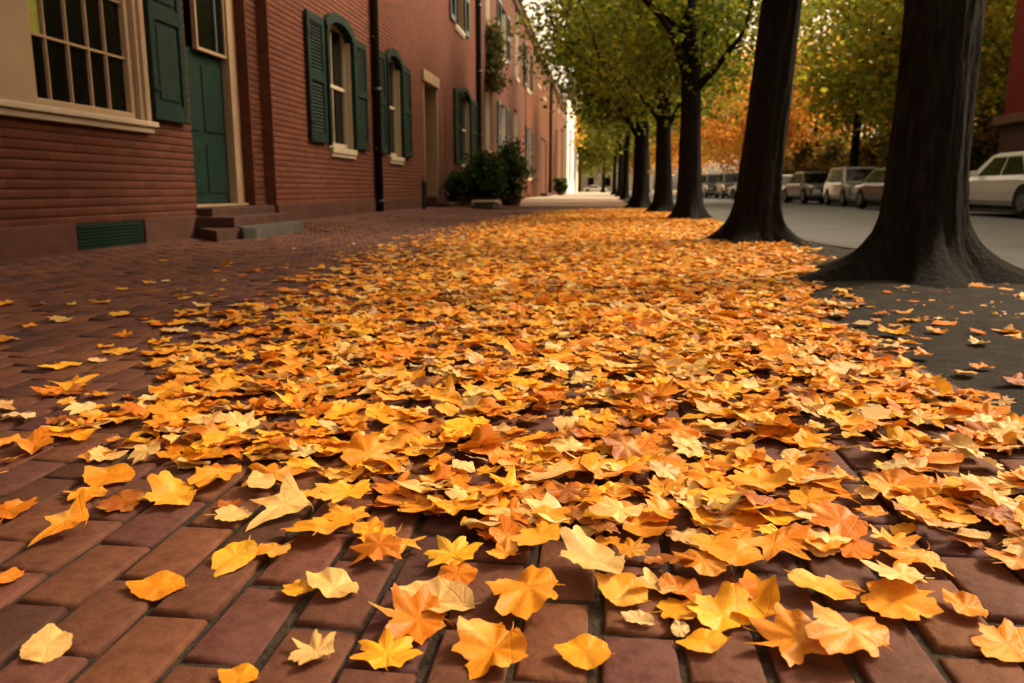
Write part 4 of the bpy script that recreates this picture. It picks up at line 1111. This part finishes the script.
def leaf_proto(shape, seed, curl, fold, wave, fine=True, twist=0.0):
    r = np.random.default_rng(seed)
    P = np.array(SH[shape], float)
    if fine:
        P = np.concatenate([[a * (1 - u) + b * u for u in (0.0, 0.5)] for a, b in zip(P, np.roll(P, -1, 0))])
        P[1::2] *= (1 + r.normal(0, 0.022, (len(P) // 2, 1)))
        rings = [0.36, 0.7, 1.0]
    else:
        P = P[:: 3]; rings = [1.0]
    P *= 1 + r.normal(0, 0.05, 2)
    P[:, 0] += 0.12 * r.normal() * P[:, 1]
    n = len(P); V = [(0, 0.05)]
    for s in rings: V += [tuple(q * s) for q in P]
    V = np.array(V)
    x, y = V[:, 0], V[:, 1]; rr = np.hypot(x, y); an = np.arctan2(x, y)
    ph = r.uniform(0, 6.28, 5)
    z = curl * 0.17 * rr ** 2 + fold * 0.26 * np.abs(x) + wave * 0.5 * rr ** 1.5 * (0.22 * np.sin(3 * an + ph[0]) + 0.14 * np.sin(5 * an + ph[1]) + 0.07 * np.sin(9 * an + ph[2])) + twist * 0.3 * x * y
    # faint pleats along the veins
    z += 0.03 * rr * np.cos(an / 0.72 * 2 * PI) * (1 if fine else 0)
    xc = x * (1 - 0.12 * abs(fold)) ; co = np.stack([xc, y, z], 1)
    F = []
    for k in range(n): F.append((0, 1 + (k + 1) % n, 1 + k))
    for q in range(len(rings) - 1):
        for k in range(n):
            a = 1 + q * n + k; b = 1 + q * n + (k + 1) % n; F.append((a, b, b + n)); F.append((a, b + n, a + n))
    uv = np.stack([x * 0.45 + 0.5, (y + 0.5) * 0.5 + 0.2], 1)
    if fine:     # leaf stalk
        y0 = P[:, 1].min() * 0.9; bx = r.normal(0, 0.15); i = len(co)
        st = []; sl_ = r.choice([0.12, 0.2, 0.45])
        for k, u in enumerate(np.linspace(0, 1, 5)):
            c = np.array([bx * u * u * 2, y0 - sl_ * u, 0.02 + 0.03 * u]); w = 0.018 - 0.006 * u
            st += [c + (-w, 0, 0), c + (w, 0, 0), c + (0, 0, w * 1.6)]
        co = np.concatenate([co, st]); uv = np.concatenate([uv, np.full((15, 2), 0.9)])
        for k in range(4):
            for a, b in ((0, 1), (1, 2), (2, 0)):
                p0 = i + k * 3; F.append((p0 + a, p0 + b, p0 + 3 + b)); F.append((p0 + a, p0 + 3 + b, p0 + 3 + a))
    F = np.array(F)
    co[:, 2] -= np.percentile(co[:, 2], 4)
    return co, F, uv
shapes = ['five lobed', 'broad lobed', 'oval', 'three lobed', 'notched']
PROTO, PCO = [], []
specs = []
for s in shapes:
    specs += [(s, 0.20, 0.1, 0.7, 0.2, 'flat'), (s, 0.65, 0.35, 1.1, 0.5, 'curled'), (s, -0.40, -0.1, 1.0, -0.4, 'humped'), (s, 0.3, 1.0, 0.9, 0.3, 'folded')]
for k, (s, c, f, w, t, word) in enumerate(specs):
    co, Fc, uv = leaf_proto(s, 100 + k, c, f, w, True, t)
    me = np_mesh('fallen_leaf', co, Fc.reshape(-1), np.full(len(Fc), 3), None, uv)
    me.materials.append(M_LEAF); me.polygons.foreach_set('use_smooth', [True] * len(me.polygons))
    PROTO.append((s, word, me)); PCO.append((co, Fc, uv))
COARSE = [leaf_proto(s, 300 + k, c, f, w, False, t) for k, (s, c, f, w, t, word) in enumerate(specs)]
PAL = {   # real leaf colours (linear)
 'golden yellow': (0.84, 0.37, 0.014), 'bright yellow': (0.86, 0.45, 0.018), 'amber': (0.78, 0.285, 0.010), 'orange': (0.68, 0.20, 0.007),
 'pale tan': (0.74, 0.48, 0.17), 'cream': (0.78, 0.58, 0.27), 'russet brown': (0.34, 0.09, 0.009), 'dark brown': (0.15, 0.040, 0.009),
}
names = list(PAL); PW = np.array([0.25, 0.10, 0.22, 0.15, 0.14, 0.06, 0.06, 0.02]); PW /= PW.sum()

# hand placed leaves measured on the photograph: px, py, width px, rotation, colour, shape index, extra words
HAND = [
 (47, 650, 62, 0.5, 'pale tan', 8, 'alone on bare bricks in the near left corner'),
 (160, 590, 60, 1.6, 'amber', 8, 'on bare bricks below the yellow wedge'),
 (236, 564, 58, 2.9, 'bright yellow', 8, 'alone on a single paving brick'),
 (175, 498, 60, 2.2, 'golden yellow', 5, 'standing up at the edge of the bare bricks'),
 (110, 478, 60, 1.2, 'amber', 8, 'slim among bare bricks beside the first scattered leaves'),
 (70, 532, 64, 1.4, 'amber', 12, 'on bare bricks farther left than the yellow ones'),
 (8, 512, 50, 0.4, 'orange', 4, 'cut by the left edge of the picture'),
 (8, 578, 40, 0.4, 'orange', 8, 'lower one cut by the left edge of the picture'),
 (72, 384, 42, 0.4, 'golden yellow', 13, 'propped up alone on the far bricks'),
 (317, 657, 56, 1.2, 'pale tan', 1, 'curled near the bottom edge'),
 (387, 660, 74, 0.2, 'golden yellow', 0, 'flat and star shaped at the bottom edge'),
 (495, 658, 86, 2.6, 'amber', 7, 'folded in two at the bottom edge'),
 (587, 661, 58, 1.4, 'golden yellow', 8, 'flat and alone at the bottom middle'),
 (455, 566, 62, 0.6, 'bright yellow', 0, 'with pointed tips on top of dull ones'),
 (540, 556, 54, 0.9, 'golden yellow', 4, 'big and flat in the middle of the front edge'),
 (595, 577, 78, 2.0, 'pale tan', 5, 'large and flat over its neighbours'),
 (624, 603, 60, 1.0, 'golden yellow', 8, 'rounded just in front of the large tan one'),
 (530, 609, 84, 1.6, 'amber', 6, 'humped with upturned tips'),
 (440, 608, 84, 1.5, 'pale tan', 11, 'long and rolled like a boat'),
 (420, 625, 88, 1.7, 'orange', 1, 'long and flat below the rolled one'),
 (335, 592, 66, 1.3, 'pale tan', 9, 'twisted beside the bare joint'),
 (320, 538, 70, 0.2, 'golden yellow', 4, 'large at the left front of the carpet'),
 (285, 514, 78, 1.5, 'pale tan', 12, 'two toned and broad at the carpet edge'),
 (300, 592, 40, 0.7, 'golden yellow', 16, 'small and upturned by a brick joint'),
 (724, 624, 70, 0.8, 'bright yellow', 5, 'glossy on top near the bottom'),
 (706, 650, 52, 1.5, 'golden yellow', 8, 'oval, tucked under the glossy one'),
 (800, 650, 96, 1.9, 'amber', 1, 'very large at the lower right'),
 (850, 655, 90, 0.9, 'orange', 6, 'dark edged beside the very large one'),
 (902, 594, 72, 1.3, 'pale tan', 0, 'lying alone on a dark brick at right'),
 (772, 566, 60, 2.8, 'amber', 12, 'Y shaped and upright'),
 (735, 575, 66, 1.2, 'amber', 8, 'slim with a pale rim'),
 (840, 542, 62, 1.8, 'orange', 4, 'behind the Y shaped one'),
 (1008, 655, 66, 0.6, 'amber', 4, 'cut by the right edge near the bottom'),
 (965, 620, 54, 0.5, 'amber', 9, 'beside the lone tan leaf at right'),
 (680, 636, 26, 0.3, 'cream', 10, 'small and crumpled'),
 (640, 626, 34, 1.3, 'cream', 11, 'small, pale and shrivelled'),
 (240, 680, 46, 1.3, 'golden yellow', 8, 'cut by the bottom edge'),
 (80, 676, 30, 0.3, 'russet brown', 9, 'small and dry in the near corner'),
 (350, 508, 66, 1.3, 'golden yellow', 0, 'overlapping at the thick left edge'),
 (262, 492, 36, 0.7, 'pale tan', 8, 'thin and edge on'),
]
HAND = [h for h in HAND if h[1] < 676 or h[0] > 200]

# density of the carpet over the ground
LE = [(0.95, 0.05), (1.1, -0.34), (1.25, -0.50), (1.42, -0.66), (1.7, -1.05), (2.3, -1.18), (3.4, -1.25), (5.0, -1.25), (8.3, -1.35), (13.0, -1.3), (19.5, -0.6), (23.0, 0.2)]
RE = [(0.95, 0.80), (1.3, 0.90), (1.64, 0.93), (2.3, 0.97), (3.1, 1.02), (4.7, 1.20), (6.0, 1.65), (8.0, 1.95), (23, 2.0)]
def density(x, y):
    l = np.interp(y, [a for a, b in LE], [b for a, b in LE]); r_ = np.interp(y, [a for a, b in RE], [b for a, b in RE])
    soft = 0.14 + 0.095 * np.minimum(y, 6)
    wob = 0.10 * np.sin(y * 4.1 + 1) + 0.07 * np.sin(y * 9.7 + x * 3)
    d = smooth(-soft * 1.5, soft * 1.1, x - l + wob) * smooth(-0.10, 0.16, r_ - x + 0.07 * np.sin(y * 7) + 0.06 * np.sin(y * 17 + x * 3))
    near = smooth(0.90, 1.22, y + 0.05 * np.sin(x * 9))
    d = d * (0.10 + 0.90 * near)
    d = d * (1 - 0.9 * smooth(18.5, 23.5, y))
    left = 0.05 * smooth(-3.6, -0.6, x) * (y > 1.25) * (x < 0.9) * (1 - smooth(6, 10, y))
    strip = (0.02 + 0.09 * smooth(2.6, 3.6, y)) * (x > 0.8) * (x < 2.8) * (y > 1.7) * (y < 6)
    return np.maximum(d, np.maximum(left, strip))
LAYER = 520.0        # leaves per square metre where the carpet is thick
def scatter():
    x0, x1, y0, y1 = -4.2, 2.9, 0.86, 24.0
    n = int((x1 - x0) * (y1 - y0) * LAYER)
    x = rng.uniform(x0, x1, n); y = rng.uniform(y0, y1, n)
    k = rng.random(n) < density(x, y)
    x, y = x[k], y[k]
    # thin out where hand placed leaves lie
    for h in HAND:
        g = gp(h[0], h[1]); w = h[2] * math.hypot(g.y, H) / F * 0.5
        k = ((x - g.x) ** 2 + (y - g.y) ** 2 > (w * 0.95) ** 2) | (rng.random(len(x)) < (0.0 if g.y < 1.3 else 0.5))
        x, y = x[k], y[k]
    # keep clear of the trunks
    for b, rr in ((b1, 0.30), (b2, 0.28), (b3, .3), (b4, .3), (b5, .3)):
        k = (x - b[0]) ** 2 + (y - b[1]) ** 2 > rr ** 2; x, y = x[k], y[k]
    return x, y
lx, ly = scatter(); NL = len(lx)
dens = density(lx, ly)
lsz = 0.043 * rng.lognormal(0, 0.25, NL)                 # half width of a leaf
lsz = np.clip(lsz, 0.020, 0.066)
lyr = rng.random(NL)
lz = gz(lx, ly) + 0.002 + lyr * 0.022 * dens + 0.004 * rng.random(NL)
tilt = np.where(dens > 0.3, 0.15, 0.09) * (0.4 + 0.9 * lyr)
ltx = rng.normal(0, 1, NL) * tilt; lty = rng.normal(0, 1, NL) * tilt
lrz = rng.uniform(0, 2 * PI, NL)
lpr = rng.choice(len(specs), NL, p=np.array([v * w for w in (0.8, 1.5, 1.1, 0.7, 0.9) for v in (3, 2, 2, 1.2)]) / (8.2 * 5))
lcol = rng.choice(len(names), NL, p=PW)
low = (lyr < 0.35) & (rng.random(NL) < 0.5); lcol[low] = rng.choice([2, 3, 6, 7], low.sum(), p=[.3, .35, .25, .10])  # deeper leaves coloured darker, painting shade contrast into the pile
far = ly > 7
# rank by the size they show at
d3 = np.sqrt(lx ** 2 + ly ** 2 + H ** 2)
vis = []
for i in range(NL):
    if d3[i] > 2.4: vis.append(False); continue
    a, b, c = project((lx[i], ly[i], lz[i])); vis.append(-10 < a < 1034 and b < 690)
vis = np.array(vis)
score = np.where(vis, lsz / d3 * (0.6 + 0.4 * lyr) , -1)
NIND = 300 - len(HAND)
order = np.argsort(-score)[:NIND]
order = order[score[order] > 0]
isind = np.zeros(NL, bool); isind[order] = True
# --- the many: one mesh, finer shapes near, coarse far
def rotmats(rz, tx, ty):
    cz, sz = np.cos(rz), np.sin(rz); cx, sx = np.cos(tx), np.sin(tx); cy, sy = np.cos(ty), np.sin(ty)
    n = len(rz); Z = np.zeros((n, 3, 3)); X = np.zeros((n, 3, 3)); Y = np.zeros((n, 3, 3))
    Z[:, 0, 0] = cz; Z[:, 0, 1] = -sz; Z[:, 1, 0] = sz; Z[:, 1, 1] = cz; Z[:, 2, 2] = 1
    X[:, 0, 0] = 1; X[:, 1, 1] = cx; X[:, 1, 2] = -sx; X[:, 2, 1] = sx; X[:, 2, 2] = cx
    Y[:, 1, 1] = 1; Y[:, 0, 0] = cy; Y[:, 0, 2] = sy; Y[:, 2, 0] = -sy; Y[:, 2, 2] = cy
    return X @ Y @ Z
def litter(sel, protos):
    VV, FF, TT, UU = [], [], [], []; off = 0
    for p in range(len(specs)):
        idx = np.where(sel & (lpr == p))[0]
        if not len(idx): continue
        co, Fc, uv = protos[p]; Rm = rotmats(lrz[idx], ltx[idx], lty[idx])
        V = np.einsum('nij,kj->nki', Rm, co) * lsz[idx][:, None, None] + np.stack([lx[idx], ly[idx], lz[idx] + 0.002], 1)[:, None]
        col = np.array([PAL[names[c]] for c in lcol[idx]]) * rng.uniform(0.8, 1.18, (len(idx), 1)) * (1 + rng.normal(0, .05, (len(idx), 3)))
        k = len(co)
        # no point may dip into the paving
        g = gz(V[:, :, 0], V[:, :, 1]) + 0.002; V[:, :, 2] = np.maximum(V[:, :, 2], g + 0.15 * np.maximum(0, V[:, :, 2] - g + 0.01))
        VV.append(V.reshape(-1, 3)); FF.append((Fc[None] + (off + np.arange(len(idx)) * k)[:, None, None]).reshape(-1)); off += len(idx) * k
        TT.append(np.repeat(np.concatenate([col, np.ones((len(idx), 1))], 1)[:, None], k, 1).reshape(-1, 4)); UU.append(np.tile(uv, (len(idx), 1)))
    return np.concatenate(VV), np.concatenate(FF), np.concatenate(TT), np.concatenate(UU)
nearsel = (~isind) & (ly < 4.2); farsel = (~isind) & (ly >= 4.2)
A = litter(nearsel, PCO); B = litter(farsel, COARSE)
V = np.concatenate([A[0], B[0]]); Fq = np.concatenate([A[1], B[1] + len(A[0])]); T = np.concatenate([A[2], B[2]]); U = np.concatenate([A[3], B[3]])
me = np_mesh('leaf_litter', V, Fq, np.full(len(Fq) // 3, 3), T, U)
me.polygons.foreach_set('use_smooth', [True] * len(me.polygons))
lit = link('leaf_litter', me, None, M_LITTER)
lit['kind'] = 'stuff'; lit['label'] = 'thick carpet of yellow and amber leaves covering the brick pavement'; lit['category'] = 'leaves'
print('leaves', NL, 'near', nearsel.sum(), 'far', farsel.sum(), 'faces', len(Fq) // 3)

# --- the three hundred that show largest
GL = 'fallen leaves on the pavement'
def place_leaf(x, y, z, s, rz, tx, ty, pi, colour, label, jit):
    sh, word, me = PROTO[pi]
    o = bpy.data.objects.new('fallen_leaf', me); COL.objects.link(o)
    Rm = rotmats(np.array([rz]), np.array([tx]), np.array([ty]))[0]
    Mx = Matrix([[*(Rm[i] * s), 0] for i in range(3)] + [[0, 0, 0, 1]]); Mx.translation = (x, y, z)
    co = PCO[pi][0] @ Rm.T * s
    lowest = (co[:, 2] - (gz(co[:, 0] + x, co[:, 1] + y) + 0.002 - z)).min()
    Mx.translation.z = z - min(0, lowest)
    o.matrix_world = Mx
    c = PAL[colour]; o.color = (min(1, c[0] * jit), min(1, c[1] * jit), min(1, c[2] * jit), 1)
    tag(o, label, 'leaf', GL)
    return o
anchors = []
rr = random.Random(4)
for (px, py, w, rz, colour, pi, words) in HAND:
    g = gp(px, py); depth = (Vector((g.x, g.y, 0)) - EYE).dot(fwd); s = w / F * depth / 1.75
    dd = float(density(g.x, g.y))
    z = float(gz(g.x, g.y)) + 0.004 + (0.024 * min(1, dd * 1.6) if g.y > 0.98 else 0.0)
    place_leaf(g.x, g.y, z, s, rz, rr.gauss(0.10, .12) , rr.gauss(0, .10), pi, colour, f'{colour} leaf, {words}', rr.uniform(.92, 1.1))
    anchors.append((g.x, g.y, f'{colour} leaf {words}'))
seen = set()
def direction(dx, dy):
    a = math.degrees(math.atan2(dx, dy)) % 360
    return ['farther than', 'farther and right of', 'right of', 'nearer and right of', 'nearer than', 'nearer and left of', 'left of', 'farther and left of'][int((a + 22.5) // 45) % 8]
for i in sorted(order, key=lambda k: d3[k]):
    c = names[lcol[i]]; sh, word, _ = PROTO[lpr[i]]
    best = None
    for (ax, ay, at) in sorted(anchors, key=lambda q: (q[0] - lx[i]) ** 2 + (q[1] - ly[i]) ** 2)[:6]:
        dx, dy = lx[i] - ax, ly[i] - ay
        lb = f'{word} {c} {sh} leaf {direction(dx, dy)} the {at}'
        lb = ' '.join(lb.split()[:16])
        if lb not in seen: best = lb; break
    best = best or lb; seen.add(best)
    place_leaf(lx[i], ly[i], lz[i], lsz[i], lrz[i], ltx[i], lty[i], int(lpr[i]), c, best, rr.uniform(.82, 1.15))

# ------------------------------------------------------------------ light
SUN_EL, SUN_AZ = 40.0, 62.0           # azimuth from the street axis towards the road side
sd = Vector((math.sin(R(SUN_AZ)) * math.cos(R(SUN_EL)), math.cos(R(SUN_AZ)) * math.cos(R(SUN_EL)), math.sin(R(SUN_EL))))
world = bpy.data.worlds.new('World'); scene.world = world; world.use_nodes = True
nt = world.node_tree; bg = nt.nodes['Background']
sky = nt.nodes.new('ShaderNodeTexSky'); sky.sky_type = 'NISHITA'; sky.sun_disc = False
sky.sun_elevation = R(SUN_EL); sky.sun_rotation = R(SUN_AZ); sky.air_density = 1.0; sky.dust_density = 6.0; sky.ozone_density = 0.6
hs = nt.nodes.new('ShaderNodeHueSaturation'); hs.inputs['Saturation'].default_value = 0.25
mx = nt.nodes.new('ShaderNodeMix'); mx.data_type = 'RGBA'; mx.blend_type = 'MULTIPLY'; mx.inputs[0].default_value = 1; mx.inputs[7].default_value = (1.0, 0.77, 0.52, 1)
nt.links.new(sky.outputs[0], hs.inputs['Color']); nt.links.new(hs.outputs[0], mx.inputs[6]); nt.links.new(mx.outputs[2], bg.inputs['Color'])
bg.inputs['Strength'].default_value = 0.15
sl = bpy.data.lights.new('sun', 'SUN'); sl.energy = 1.15; sl.angle = R(10); sl.color = (1.0, 0.84, 0.62)
so = bpy.data.objects.new('sun', sl); COL.objects.link(so); so.rotation_euler = (-sd).to_track_quat('-Z', 'Y').to_euler(); so.location = sd * 60
vs = scene.view_settings
vs.view_transform = 'Standard'; vs.look = 'None'; vs.gamma = 1; vs.use_curve_mapping = False; vs.exposure = 1.65
scene.render.engine = 'CYCLES'
scene.cycles.max_bounces = 6; scene.cycles.diffuse_bounces = 3; scene.cycles.glossy_bounces = 2; scene.cycles.transmission_bounces = 3
scene.cycles.use_denoising = True
